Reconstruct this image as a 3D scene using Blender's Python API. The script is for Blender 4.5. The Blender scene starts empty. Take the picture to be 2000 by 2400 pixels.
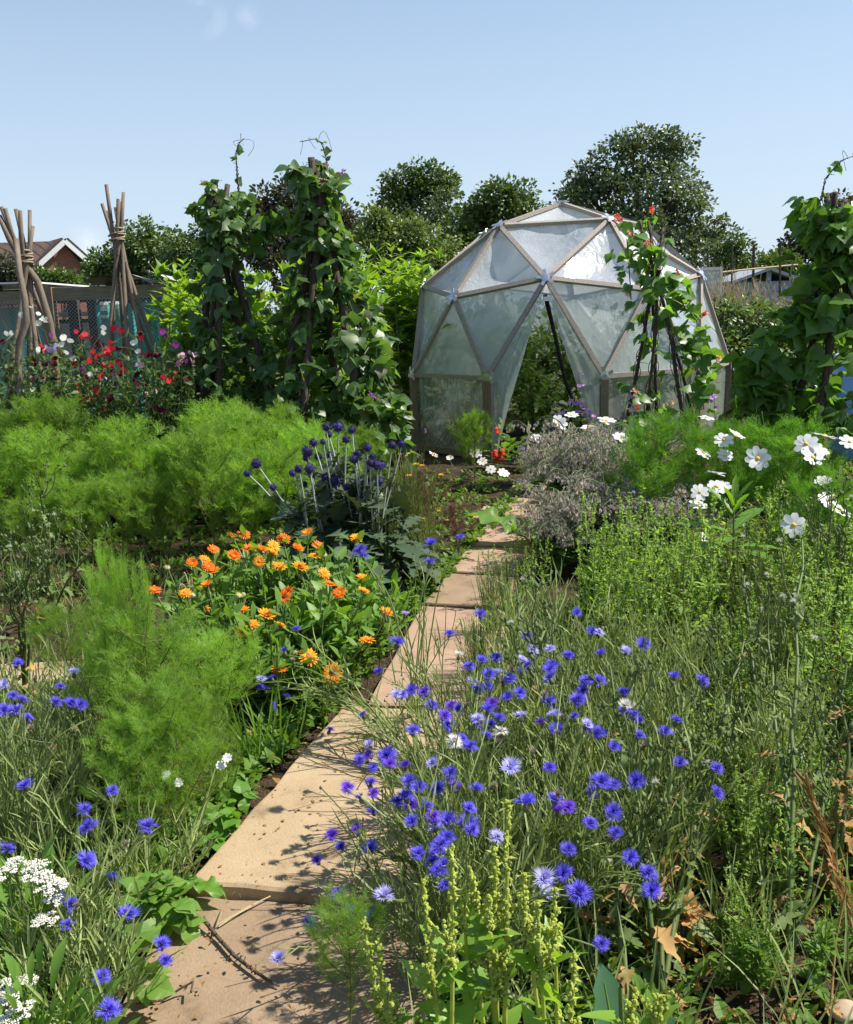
import bpy, math
import numpy as np
from mathutils import Matrix, Vector
R = math.radians
rng = np.random.default_rng(7)
scene = bpy.context.scene
# ------------------------------------------------------------------ camera
EYE, PITCH, ROLL, FPX = 1.453, R(12.0), 0.035, 2217.0
cam_d = bpy.data.cameras.new("camera"); cam = bpy.data.objects.new("camera", cam_d)
scene.collection.objects.link(cam)
cam_d.sensor_fit = 'HORIZONTAL'; cam_d.sensor_width = 36.0; cam_d.lens = 36.0 * FPX / 2000.0
cam_d.clip_start = 0.05; cam_d.clip_end = 2000
cam.matrix_world = Matrix.Translation((0, 0, EYE)) @ Matrix.Rotation(R(90) - PITCH, 4, 'X') @ Matrix.Rotation(-ROLL, 4, 'Z')
scene.camera = cam
# ------------------------------------------------------------------ sky + sun
SUN_AZ, SUN_EL = R(86), R(53)          # azimuth measured from +Y (view direction) towards +X (right)
world = bpy.data.worlds.new("World"); scene.world = world; world.use_nodes = True
wn, wl = world.node_tree.nodes, world.node_tree.links
wn.clear()
sky = wn.new("ShaderNodeTexSky"); sky.sky_type = 'NISHITA'; sky.sun_disc = False
sky.sun_elevation = SUN_EL; sky.sun_rotation = SUN_AZ
sky.air_density = 1.25; sky.dust_density = 0.4; sky.ozone_density = 2.6; sky.altitude = 50
wtc = wn.new("ShaderNodeTexCoord")
wno = wn.new("ShaderNodeTexNoise"); wno.inputs["Scale"].default_value = 26; wno.inputs["Detail"].default_value = 6
wl.new(wtc.outputs["Generated"], wno.inputs["Vector"])
bgn = wn.new("ShaderNodeBackground"); bgn.inputs["Strength"].default_value = 0.094
out = wn.new("ShaderNodeOutputWorld")
def wisp(px, py, rad, prev):
    x, y = (px - 1000) / FPX, (1200 - py) / FPX
    U, V = x * math.cos(ROLL) + y * math.sin(ROLL), -x * math.sin(ROLL) + y * math.cos(ROLL)
    d = Vector((U, math.cos(PITCH) + V * math.sin(PITCH), -math.sin(PITCH) + V * math.cos(PITCH))).normalized()
    ds = wn.new("ShaderNodeVectorMath"); ds.operation = 'DISTANCE'; ds.inputs[1].default_value = d
    wl.new(wtc.outputs["Generated"], ds.inputs[0])
    mr = wn.new("ShaderNodeMapRange"); mr.inputs[1].default_value = 0; mr.inputs[2].default_value = rad
    mr.inputs[3].default_value = .75; mr.inputs[4].default_value = 0
    wl.new(ds.outputs["Value"], mr.inputs[0])
    mr2 = wn.new("ShaderNodeMapRange"); mr2.inputs[1].default_value = .42; mr2.inputs[2].default_value = .75
    wl.new(wno.outputs[0], mr2.inputs[0])
    mu = wn.new("ShaderNodeMath"); mu.operation = 'MULTIPLY'; wl.new(mr.outputs[0], mu.inputs[0]); wl.new(mr2.outputs[0], mu.inputs[1])
    mx = wn.new("ShaderNodeMix"); mx.data_type = 'RGBA'; wl.new(mu.outputs[0], mx.inputs[0]); wl.new(prev, mx.inputs[6])
    mx.inputs[7].default_value = (7.2, 7.6, 8.2, 1)
    return mx.outputs[2]
# pale summer haze low in the sky
wsp = wn.new("ShaderNodeSeparateXYZ"); wl.new(wtc.outputs["Generated"], wsp.inputs[0])
whz = wn.new("ShaderNodeMapRange"); whz.inputs[1].default_value = 0.0; whz.inputs[2].default_value = .46; whz.inputs[3].default_value = .88; whz.inputs[4].default_value = .05
wl.new(wsp.outputs[2], whz.inputs[0])
wmx = wn.new("ShaderNodeMix"); wmx.data_type = 'RGBA'; wl.new(whz.outputs[0], wmx.inputs[0]); wl.new(sky.outputs[0], wmx.inputs[6]); wmx.inputs[7].default_value = (4.55, 5.55, 7.0, 1)
c = wisp(480, 36, .022, wmx.outputs[2]); c = wisp(585, 35, .014, c); c = wisp(200, 590, .03, c)
wl.new(c, bgn.inputs[0]); wl.new(bgn.outputs[0], out.inputs[0])
sd = bpy.data.lights.new("sun", 'SUN'); sd.energy = 5.0; sd.angle = R(0.53); sd.color = (1.0, .95, .86)
sun = bpy.data.objects.new("sun", sd); scene.collection.objects.link(sun)
SDIR = Vector((math.sin(SUN_AZ) * math.cos(SUN_EL), math.cos(SUN_AZ) * math.cos(SUN_EL), math.sin(SUN_EL)))
sun.rotation_euler = SDIR.to_track_quat('Z', 'Y').to_euler(); sun.location = (8, 6, 12)
scene.view_settings.view_transform = 'Standard'; scene.view_settings.look = 'None'
scene.view_settings.exposure = 0.60; scene.view_settings.gamma = 1.0
scene.render.engine = 'CYCLES'
cy = scene.cycles; cy.use_denoising = True; cy.max_bounces = 6; cy.diffuse_bounces = 3; cy.glossy_bounces = 2
cy.transmission_bounces = 4; cy.transparent_max_bounces = 12; cy.sample_clamp_indirect = 6; cy.caustics_reflective = False; cy.caustics_refractive = False
# ------------------------------------------------------------------ pixel helpers (photo pixels 2000 x 2400)
def ray(px, py):
    x, y = (px - 1000) / FPX, (1200 - py) / FPX
    U, V = x * math.cos(ROLL) + y * math.sin(ROLL), -x * math.sin(ROLL) + y * math.cos(ROLL)
    return np.array((U, math.cos(PITCH) + V * math.sin(PITCH), -math.sin(PITCH) + V * math.cos(PITCH)))
def at(px, py, Y):
    d = ray(px, py); return np.array((0, 0, EYE)) + d * (Y / d[1])
def atz(px, py, z=0.0):
    d = ray(px, py); return np.array((0, 0, EYE)) + d * ((z - EYE) / d[2])
# ------------------------------------------------------------------ mesh builder
def nrm(a):
    a = np.asarray(a, float); return a / np.maximum(np.linalg.norm(a, axis=-1, keepdims=True), 1e-9)
def frames(d, up):
    y = nrm(d); x = np.cross(y, up); bad = np.linalg.norm(x, axis=-1) < 1e-4
    if np.any(bad): x = np.where(bad[..., None], np.cross(y, (1.0, .13, 0)), x)
    x = nrm(x); return x, y, np.cross(x, y)
class MB:
    def __init__(s): s.V, s.F, s.n = [], [], 0
    def add(s, v, f, mat=0):
        v = np.asarray(v, float).reshape(-1, 3); f = np.asarray(f, int)
        m = np.full(len(f), mat) if np.isscalar(mat) else np.asarray(mat)
        s.V.append(v); s.F.append((f + s.n, m)); s.n += len(v)
    def many(s, t, pos, fr, scale, mat=None):
        pos = np.atleast_2d(pos); N = len(pos)
        if N == 0: return
        x, y, z = (np.broadcast_to(a, (N, 3)) for a in fr)
        sc = np.asarray(scale, float)
        sc = np.broadcast_to(sc.reshape(-1, 1) if sc.ndim < 2 else sc, (N, 3)) if sc.ndim else np.full((N, 3), sc)
        tv = t['v']
        v = pos[:, None, :] + (tv[None, :, 0:1] * sc[:, None, 0:1]) * x[:, None, :] + (tv[None, :, 1:2] * sc[:, None, 1:2]) * y[:, None, :] + (tv[None, :, 2:3] * sc[:, None, 2:3]) * z[:, None, :]
        off = (np.arange(N) * len(tv))[:, None, None]
        for f, m in t['f']:
            s.F.append(((f[None] + off).reshape(-1, f.shape[1]) + s.n, np.full(N * len(f), m if mat is None else mat)))
        s.V.append(v.reshape(-1, 3)); s.n += N * len(tv)
    def tube(s, pts, rad, k=4, mat=0, cap=False):
        p = np.asarray(pts, float); n = len(p); rad = np.broadcast_to(np.asarray(rad, float), (n,))
        t = np.gradient(p, axis=0); ref = np.array((.31, .17, 1.0)) if abs(nrm(t.mean(0))[2]) < .8 else np.array((1.0, .2, .1))
        x, y, z = frames(t, ref)
        a = np.arange(k) * 2 * math.pi / k
        ring = p[:, None, :] + rad[:, None, None] * (np.cos(a)[None, :, None] * x[:, None, :] + np.sin(a)[None, :, None] * z[:, None, :])
        i = np.arange(n - 1)[:, None] * k; j = np.arange(k)[None, :]; j2 = (j + 1) % k
        f = np.stack([i + j, i + j2, i + k + j2, i + k + j], -1).reshape(-1, 4)
        s.add(ring.reshape(-1, 3), f, mat)
        if cap:
            base = s.n - n * k
            for e in (0, n - 1):
                s.V.append(p[e][None]); c_ = s.n; s.n += 1
                r0 = base + e * k + np.arange(k)
                s.F.append((np.stack([r0, np.roll(r0, -1), np.full(k, c_)], -1), np.full(k, mat)))
    def box(s, c, ax, half, mat=0):
        c = np.asarray(c, float); x, y, z = [np.asarray(a, float) * h for a, h in zip(ax, half)]
        v = [c + sx * x + sy * y + sz * z for sz in (-1, 1) for sy in (-1, 1) for sx in (-1, 1)]
        s.add(v, [(0, 2, 3, 1), (4, 5, 7, 6), (0, 1, 5, 4), (2, 6, 7, 3), (0, 4, 6, 2), (1, 3, 7, 5)], mat)
    def tmpl(s): return {'v': np.concatenate(s.V), 'f': s.F}
    def mesh(s, name, mats, smooth=False):
        me = bpy.data.meshes.new(name)
        V = np.concatenate(s.V).astype(np.float32)
        me.vertices.add(len(V)); me.vertices.foreach_set('co', V.ravel())
        loops = np.concatenate([f.ravel() for f, m in s.F]); sizes = np.concatenate([np.full(len(f), f.shape[1]) for f, m in s.F])
        mi = np.concatenate([m for f, m in s.F])
        me.loops.add(len(loops)); me.loops.foreach_set('vertex_index', loops.astype(np.int32))
        me.polygons.add(len(sizes)); st = np.concatenate([[0], np.cumsum(sizes)[:-1]])
        me.polygons.foreach_set('loop_start', st.astype(np.int32))
        me.polygons.foreach_set('material_index', mi.astype(np.int32))
        me.polygons.foreach_set('use_smooth', np.full(len(sizes), smooth))
        for m in (mats if isinstance(mats, (list, tuple)) else [mats]): me.materials.append(m)
        me.update(calc_edges=True); me.validate()
        return me
    def build(s, name, mats, parent=None, smooth=False):
        if not s.n: return None
        return ob(name, s.mesh(name, mats, smooth), parent)
COL = scene.collection
def ob(name, me, parent=None, loc=None, rot=None, sc=None):
    o = bpy.data.objects.new(name, me); COL.objects.link(o)
    if parent is not None: o.parent = parent
    if loc is not None: o.location = loc
    if rot is not None: o.rotation_euler = rot
    if sc is not None: o.scale = (sc, sc, sc) if np.isscalar(sc) else sc
    return o
def tag(o, label=None, cat=None, group=None, kind=None):
    for k, v in (('label', label), ('category', cat), ('group', group), ('kind', kind)):
        if v: o[k] = v
    return o
def thing(name, label, cat, loc=(0, 0, 0), group=None, rz=0.0, sc=1.0):
    o = ob(name, None, None, loc, (0, 0, rz), sc); o.empty_display_size = .1
    return tag(o, label, cat, group)
def orient(o, pos, d, roll=0.0):
    """put part o (built with +Z as its axis) at pos pointing along d; parents here stand at the world origin's axes"""
    q = Vector(d).to_track_quat('Z', 'Y')
    o.rotation_mode = 'QUATERNION'; o.rotation_quaternion = q @ Vector((0, 0, 1)).rotation_difference(Vector((0, 0, 1))) @ Matrix.Rotation(roll, 3, 'Z').to_quaternion()
    o.location = pos
def rdir(n, upmin=-1.0):
    z = rng.uniform(upmin, 1, n); a = rng.uniform(0, 2 * math.pi, n); r = np.sqrt(1 - z * z)
    return np.stack([r * np.cos(a), r * np.sin(a), z], -1)
def bez(p0, p1, c, n=6):
    t = np.linspace(0, 1, n)[:, None]; p0, p1, c = map(np.asarray, (p0, p1, c))
    return (1 - t) ** 2 * p0 + 2 * t * (1 - t) * c + t * t * p1
# ------------------------------------------------------------------ materials
def newmat(name):
    m = bpy.data.materials.new(name); m.use_nodes = True
    nt = m.node_tree; return m, nt.nodes, nt.links, nt.nodes["Principled BSDF"], nt.nodes["Material Output"]
def rgba(c): return (c[0], c[1], c[2], 1)
def leafmat(name, a, b, trans=.38, rough=.5, spec=.35, tcol=None, objvar=.25, third=None):
    m, n, l, p, o = newmat(name)
    g = n.new("ShaderNodeNewGeometry"); oi = n.new("ShaderNodeObjectInfo")
    rp = n.new("ShaderNodeValToRGB"); rp.color_ramp.elements[0].color = rgba(a); rp.color_ramp.elements[1].color = rgba(b)
    if third is not None:
        e = rp.color_ramp.elements.new(.9); e.color = rgba(b); rp.color_ramp.elements[-1].color = rgba(third); rp.color_ramp.elements[-1].position = 1.0
    l.new(g.outputs["Random Per Island"], rp.inputs[0])
    hs = n.new("ShaderNodeHueSaturation")
    mr = n.new("ShaderNodeMapRange"); mr.inputs[3].default_value = 1 - objvar; mr.inputs[4].default_value = 1 + objvar
    l.new(oi.outputs["Random"], mr.inputs[0]); l.new(mr.outputs[0], hs.inputs["Value"]); l.new(rp.outputs[0], hs.inputs["Color"])
    l.new(hs.outputs[0], p.inputs["Base Color"]); p.inputs["Roughness"].default_value = rough
    p.inputs["Specular IOR Level"].default_value = spec
    if trans > 0:
        tr = n.new("ShaderNodeBsdfTranslucent"); mx = n.new("ShaderNodeMixShader"); mx.inputs[0].default_value = trans
        h2 = n.new("ShaderNodeMix"); h2.data_type = 'RGBA'; h2.blend_type = 'MULTIPLY'; h2.inputs[0].default_value = 1.0
        l.new(hs.outputs[0], h2.inputs[6]); h2.inputs[7].default_value = rgba(tcol or (1.9, 1.7, .6))
        l.new(h2.outputs[2], tr.inputs[0]); l.new(p.outputs[0], mx.inputs[1]); l.new(tr.outputs[0], mx.inputs[2]); l.new(mx.outputs[0], o.inputs[0])
    return m
def flatmat(name, a, b=None, rough=.7, scale=12, bump=0.0, stretch=(1, 1, 1), spec=.3, metal=0.0, detail=6):
    m, n, l, p, o = newmat(name)
    tc = n.new("ShaderNodeTexCoord"); mp = n.new("ShaderNodeMapping"); mp.inputs["Scale"].default_value = stretch
    ns = n.new("ShaderNodeTexNoise"); ns.inputs["Scale"].default_value = scale; ns.inputs["Detail"].default_value = detail; ns.inputs["Roughness"].default_value = .65
    l.new(tc.outputs["Object"], mp.inputs[0]); l.new(mp.outputs[0], ns.inputs["Vector"])
    rp = n.new("ShaderNodeValToRGB"); rp.color_ramp.elements[0].position = .3; rp.color_ramp.elements[1].position = .72
    rp.color_ramp.elements[0].color = rgba(a); rp.color_ramp.elements[1].color = rgba(b if b is not None else a)
    l.new(ns.outputs[0], rp.inputs[0]); l.new(rp.outputs[0], p.inputs["Base Color"])
    p.inputs["Roughness"].default_value = rough; p.inputs["Specular IOR Level"].default_value = spec; p.inputs["Metallic"].default_value = metal
    if bump:
        bp = n.new("ShaderNodeBump"); bp.inputs["Strength"].default_value = bump; bp.inputs["Distance"].default_value = .02
        l.new(ns.outputs[0], bp.inputs["Height"]); l.new(bp.outputs[0], p.inputs["Normal"])
    return m
M = {}
M['feather'] = leafmat('feathery_foliage', (.175, .33, .045), (.33, .49, .095), .5, .6, .2, (1.35, 1.4, .6), .26)
M['feather_dark'] = leafmat('feathery_dark', (.12, .26, .03), (.19, .36, .05), .45, .6, .2, (1.25, 1.4, .6), .14)
M['feather_stem'] = leafmat('feathery_stem', (.13, .14, .04), (.16, .12, .05), 0)
M['bean'] = leafmat('bean_leaf', (.06, .125, .03), (.11, .19, .055), .4, .4, .45, (2.2, 2.3, .8), .12, third=(.12, .11, .05))
M['bean_bright'] = leafmat('bean_leaf_bright', (.08, .17, .03), (.13, .25, .05), .45, .4, .45, (2.0, 2.0, .7), .1)
M['vine'] = leafmat('vine_stem', (.05, .07, .025), (.10, .08, .045), 0)
M['choke'] = leafmat('sunchoke_leaf', (.17, .31, .03), (.25, .42, .06), .5, .45, .35, (1.7, 1.5, .5), .12)
M['greenstem'] = leafmat('green_stem', (.12, .18, .05), (.17, .22, .08), 0)
M['pea'] = leafmat('pea_foliage', (.07, .14, .035), (.13, .22, .07), .35, .5, .3, (1.5, 1.5, .6))
M['corn_stem'] = leafmat('cornflower_green', (.21, .28, .08), (.35, .41, .17), .25, .6, .2, (1.3, 1.3, .7), .1)
M['cal_leaf'] = leafmat('calendula_leaf', (.10, .21, .03), (.18, .32, .055), .4, .45, .35, (1.8, 1.7, .5), .12)
M['grey_leaf'] = leafmat('thistle_leaf', (.05, .085, .04), (.10, .14, .075), .15, .6, .2)
M['grey_stem'] = leafmat('thistle_stem', (.30, .33, .29), (.42, .44, .38), 0)
M['weed'] = leafmat('weed_green', (.21, .345, .06), (.36, .49, .14), .45, .55, .25, (1.5, 1.5, .5), .15)
M['weed_dark'] = leafmat('weed_leaf', (.10, .20, .025), (.18, .30, .05), .4, .5, .3, (1.7, 1.6, .5), .15)
M['spike'] = leafmat('seed_spike', (.40, .47, .07), (.55, .60, .15), .35, .6, .2, (1.3, 1.3, .5), .06)
M['spike_leaf'] = leafmat('spike_leaf', (.16, .31, .035), (.25, .42, .06), .42, .4, .4, (1.7, 1.6, .5), .06)
M['sow'] = leafmat('sow_thistle', (.10, .16, .045), (.17, .22, .075), .25, .5, .3)
M['lettuce'] = leafmat('lettuce_leaf', (.11, .25, .03), (.17, .33, .05), .42, .42, .4, (1.8, 1.7, .5), .06)
M['blue_leaf'] = leafmat('bluish_leaf', (.05, .13, .06), (.09, .19, .09), .3, .4, .4, (1.5, 1.6, .8), .06)
M['borage'] = leafmat('borage_bud', (.42, .44, .30), (.58, .46, .50), .4, .8, .1, (1.2, 1.1, 1), .12)
M['borage_stem'] = leafmat('borage_stem', (.20, .25, .12), (.28, .30, .18), 0)
M['fennel'] = leafmat('bronze_fennel', (.20, .11, .09), (.28, .17, .12), .3, .7, .2, (1.2, 1, .8))
M['fine'] = leafmat('fine_yellow_green', (.16, .20, .05), (.24, .26, .09), .3, .6, .2, (1.3, 1.3, .5))
M['tomato'] = leafmat('tomato_leaf', (.09, .18, .03), (.17, .30, .05), .42, .5, .3, (1.8, 1.7, .5))
M['dead_leaf'] = leafmat('dead_leaf', (.34, .20, .07), (.52, .32, .13), .3, .7, .2, (1.3, 1.1, .8), third=(.20, .11, .05))
M['straw'] = leafmat('straw', (.40, .31, .17), (.55, .45, .27), .2, .7, .2, (1, 1, 1))
for nm, a, b in (('tree_dark', (.028, .045, .016), (.055, .08, .026)), ('tree_mid', (.035, .062, .016), (.07, .11, .028)),
                 ('tree_copper', (.022, .026, .014), (.042, .045, .022)), ('tree_olive', (.06, .095, .022), (.11, .15, .045)),
                 ('tree_grey', (.035, .056, .026), (.07, .095, .048)), ('bramble', (.05, .09, .022), (.10, .15, .045))):
    M[nm] = leafmat(nm, tuple(1.5 * q for q in a), tuple(1.9 * q for q in b), .25, .38, .5, (1.8, 1.7, .6), .08)
M['bark'] = flatmat('bark', (.06, .045, .03), (.12, .09, .065), .9, 8, .6, (1, 1, .3))
M['hazel'] = flatmat('hazel_pole', (.13, .095, .065), (.25, .20, .15), .75, 22, .5, (1, 1, .25))
M['old_pole'] = flatmat('old_pole', (.045, .033, .024), (.10, .075, .055), .8, 22, .5, (1, 1, .25))
M['twine'] = flatmat('twine', (.30, .24, .15), (.40, .33, .22), .9, 80)
M['wood'] = flatmat('weathered_wood', (.27, .225, .18), (.45, .40, .34), .75, 14, .35, (6, 1, 6))
M['post'] = flatmat('dome_post_wood', (.17, .12, .08), (.28, .205, .14), .75, 16, .35, (5, 5, .6))
M['beam'] = flatmat('beam_wood', (.14, .115, .075), (.29, .24, .155), .85, 8, .5, (.6, 3, 5))
M['metal'] = flatmat('galvanised', (.55, .56, .57), (.72, .72, .72), .35, 40, 0, spec=.5, metal=.8)
M['black'] = flatmat('black_rubber', (.012, .012, .012), (.03, .03, .03), .6, 20)
def petal(name, a, b, trans=.3, rough=.6, tc=(1.2, 1.2, 1.2), ov=.1): return leafmat(name, a, b, trans, rough, .2, tc, ov)
M['blue'] = petal('cornflower_blue', (.075, .06, .52), (.19, .16, .80), tc=(1.1, 1.1, 1.3))
M['blue_pale'] = petal('cornflower_pale', (.40, .38, .80), (.60, .58, .88))
M['blue_violet'] = petal('cornflower_violet', (.13, .05, .55), (.24, .10, .70))
M['violet'] = petal('floret_violet', (.13, .03, .32), (.25, .06, .45), .1)
M['faded'] = petal('faded_head', (.30, .22, .16), (.48, .38, .30), .15)
M['calyx'] = leafmat('calyx', (.09, .10, .045), (.15, .13, .07), 0)
M['orange'] = petal('calendula_orange', (.82, .27, .01), (.90, .42, .03), .25, tc=(1.2, .9, .6))
M['orange_red'] = petal('calendula_red', (.80, .15, .01), (.85, .24, .015), .25, tc=(1.2, .8, .6))
M['yellow'] = petal('yellow_petal', (.85, .45, .03), (.88, .55, .06), .25)
M['cal_eye'] = flatmat('calendula_eye', (.42, .13, .01), (.62, .26, .02), .8, 300)
M['cal_dark'] = flatmat('calendula_dark_eye', (.05, .015, .008), (.10, .03, .01), .8, 300)
M['seedhead'] = leafmat('seed_head', (.30, .30, .10), (.45, .40, .20), 0)
M['white'] = petal('white_petal', (.78, .78, .76), (.84, .84, .82), .3, tc=(1, 1, 1), ov=.03)
M['cream'] = petal('cream_floret', (.74, .71, .60), (.82, .79, .70), .1, tc=(1, 1, 1), ov=.03)
M['fluff'] = petal('seed_fluff', (.68, .66, .58), (.78, .76, .70), .3, tc=(1, 1, 1))
M['gold'] = flatmat('cosmos_eye', (.75, .38, .02), (.85, .55, .05), .8, 400)
M['globe'] = leafmat('globe_thistle', (.020, .018, .075), (.055, .045, .16), 0, .7, .2)
for nm, a, b in (('pea_white', (.75, .74, .66), (.82, .80, .74)), ('pea_red', (.52, .015, .03), (.68, .04, .06)), ('pea_maroon', (.06, .004, .02), (.13, .01, .03)),
                 ('pea_lilac', (.48, .42, .75), (.62, .55, .82)), ('pea_purple', (.20, .02, .18), (.30, .04, .26)), ('pea_pink', (.72, .38, .48), (.78, .52, .58)),
                 ('bean_red', (.75, .06, .025), (.82, .12, .05)), ('bean_salmon', (.80, .34, .22), (.82, .48, .36)), ('mallow', (.45, .20, .55), (.58, .32, .66)), ('magenta', (.5, .02, .15), (.6, .05, .2))):
    M[nm] = petal(nm, a, b, .3)
# ------------------------------------------------------------------ leaf and flower templates (y = length, x = width, z = normal)
def leaf_t(w, fold=.25, curve=-.25, wav=0.0, seed=0):
    r = np.random.default_rng(seed); n = len(w); t = np.linspace(0, 1, n); w = np.asarray(w, float)
    zc = curve * t * t
    L = np.stack([-w, t - .02 * (w > .05), zc + fold * w + wav * r.normal(0, 1, n) * w], -1)
    Cn = np.stack([np.zeros(n), t, zc], -1); Rr = np.stack([w, t, zc + fold * w + wav * r.normal(0, 1, n) * w], -1)
    v = np.concatenate([L, Cn, Rr]); i = np.arange(n - 1)
    f = np.concatenate([np.stack([i + n, i + n + 1, i + 1, i], -1), np.stack([i + 2 * n, i + 2 * n + 1, i + n + 1, i + n], -1)])
    return {'v': v, 'f': [(f, 0)]}
T_HEART = [leaf_t([.16, .40, .48, .46, .38, .25, .11, .005], .16, -.3, .06, 1), leaf_t([.18, .39, .47, .46, .36, .22, .09, .005], -.08, -.45, .07, 2)]
T_LANCE = [leaf_t([.02, .15, .18, .13, .06, .004], .25, -.35, .06, 3), leaf_t([.02, .17, .19, .12, .05, .004], .3, -.15, .08, 4)]
T_OBL = [leaf_t([.06, .10, .15, .18, .14, .01], .2, -.3, .06, 5), leaf_t([.05, .09, .13, .17, .13, .01], .15, -.1, .08, 6)]
T_NARROW = leaf_t([.018, .028, .025, .002], .2, -.25)
T_OVAL = leaf_t([.04, .26, .30, .18, .01], .2, -.2, .1, 7)
def wavy_t(L, W, seed, n=16, m=10, droop=.5, ripple=.10):
    r = np.random.default_rng(seed); V = []
    for i in range(n + 1):
        t = i / n; w = W * (math.sin(math.pi * (.06 + .94 * t) ** .75) ** .8 + .02) * (1 + .10 * math.sin(9 * t + seed) + r.normal(0, .03))
        for j in range(-m // 2, m // 2 + 1):
            u = 2 * j / m; a_ = abs(u); V.append((u * w, L * t + .02 * L * math.sin(8 * u + 5 * t), -droop * L * t * t + .22 * w * a_ + ripple * L * a_ ** 2 * math.sin(15 * t + 3 * (u > 0) + seed) - (.012 * L if j == 0 else 0) + .012 * L * math.cos(26 * t) * (1 - a_)))
    i = (np.arange(n)[:, None] * (m + 1) + np.arange(m)[None]).ravel()
    return {'v': np.array(V), 'f': [(np.stack([i, i + 1, i + m + 2, i + m + 1], -1), 0)]}
T_WAVY = [wavy_t(1, .30, 1), wavy_t(1, .26, 2, droop=.35)]
T_BIG = leaf_t([.06, .10, .20, .27, .25, .30, .22, .24, .10, .01], .22, -.35, .14, 8)
T_TREE = leaf_t([.08, .34, .30, .02], .2, -.15)
def lobed_t(seed, k=5, width=.3, sharp=.5):
    r = np.random.default_rng(seed); w = []; 
    for i in range(k):
        e = width * math.sin(math.pi * (i + .8) / (k + .6)); w += [e * sharp, e]
    w = [.02] + w + [.005]
    return leaf_t(w, .2, -.3, .12, seed)
T_LOBE = [lobed_t(11), lobed_t(12, 4, .26, .35)]
def feather_t(seed, pairs=7, w=.012, sub=3):
    r = np.random.default_rng(seed); mb = MB()
    def thread(a, b, w0):
        d = nrm(b - a); s = nrm(np.cross(d, (r.normal(0, .3), r.normal(0, .3), 1.0))) * w0
        mb.add([a - s, a + s, b], [(0, 1, 2)])
    zc = lambda t: .12 * t - .30 * t * t
    thread(np.array((0, 0, 0)), np.array((0, .55, zc(.55))), w * 1.6); thread(np.array((0, .4, zc(.4))), np.array((0, 1, zc(1))), w * 1.2)
    for i in range(pairs):
        t = .14 + .82 * i / pairs; ln = .44 * (1 - .55 * t)
        for s_ in (-1, 1):
            a = np.array((0, t, zc(t))); ang = R(r.uniform(32, 58)); d = np.array((s_ * math.sin(ang), math.cos(ang), r.normal(0, .25)))
            b = a + nrm(d) * ln * r.uniform(.8, 1.15); thread(a, b, w)
            for q in range(sub):
                a2 = a + (b - a) * r.uniform(.25, .75); d2 = nrm(nrm(d) + r.normal(0, .45, 3) + (0, .35, 0)); thread(a2, a2 + d2 * ln * r.uniform(.35, .55), w * .9)
    return mb.tmpl()
T_FEA = [feather_t(s) for s in (1, 2, 3)]
T_FEA_FINE = [feather_t(s, 8, .008, 3) for s in (4, 5)]
def add_leaves(mb, T, pos, d, up, size, mat=0, wid=1.0):
    """scatter leaves over several templates"""
    pos = np.atleast_2d(pos); N = len(pos); T = T if isinstance(T, list) else [T]
    d = np.broadcast_to(d, (N, 3)); up = np.broadcast_to(up, (N, 3)); size = np.broadcast_to(size, (N,))
    k = rng.integers(0, len(T), N)
    for i, t in enumerate(T):
        s = k == i
        if s.any():
            sc = np.stack([size[s] * wid, size[s], size[s]], -1)
            mb.many(t, pos[s], frames(d[s], up[s]), sc, mat)
def along(poly, t):
    poly = np.asarray(poly); s = np.linspace(0, 1, len(poly)); t = np.atleast_1d(t)
    return np.stack([np.interp(t, s, poly[:, i]) for i in range(3)], -1)
def cup_flower(npet, petal_t, tilt, r0=.0, jit=.12, layers=1, mat=0, scale=1.0, shrink=.75):
    mb = MB()
    for L in range(layers):
        for i in range(npet):
            a = 2 * math.pi * (i + .5 * L + rng.normal(0, jit * .5)) / npet; tl = tilt + .35 * L + rng.normal(0, jit)
            d = np.array((math.cos(a) * math.cos(tl), math.sin(a) * math.cos(tl), math.sin(tl))); up = np.array((-math.cos(a) * math.sin(tl), -math.sin(a) * math.sin(tl), math.cos(tl)))
            mb.many(petal_t, np.array((math.cos(a) * r0, math.sin(a) * r0, 0)), frames(d, up), scale * (shrink ** L) * (1 + rng.normal(0, jit * .4)), mat)
    return mb
def lathe(mb, prof, k=8, mat=0):
    p = np.asarray(prof, float); a = np.arange(k) * 2 * math.pi / k
    v = np.stack([p[:, 0:1] * np.cos(a), p[:, 0:1] * np.sin(a), np.repeat(p[:, 1:2], k, 1)], -1)
    n = len(p); i = np.arange(n - 1)[:, None] * k; j = np.arange(k)[None]; j2 = (j + 1) % k
    mb.add(v.reshape(-1, 3), np.stack([i + j, i + j2, i + k + j2, i + k + j], -1).reshape(-1, 4), mat)
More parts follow.
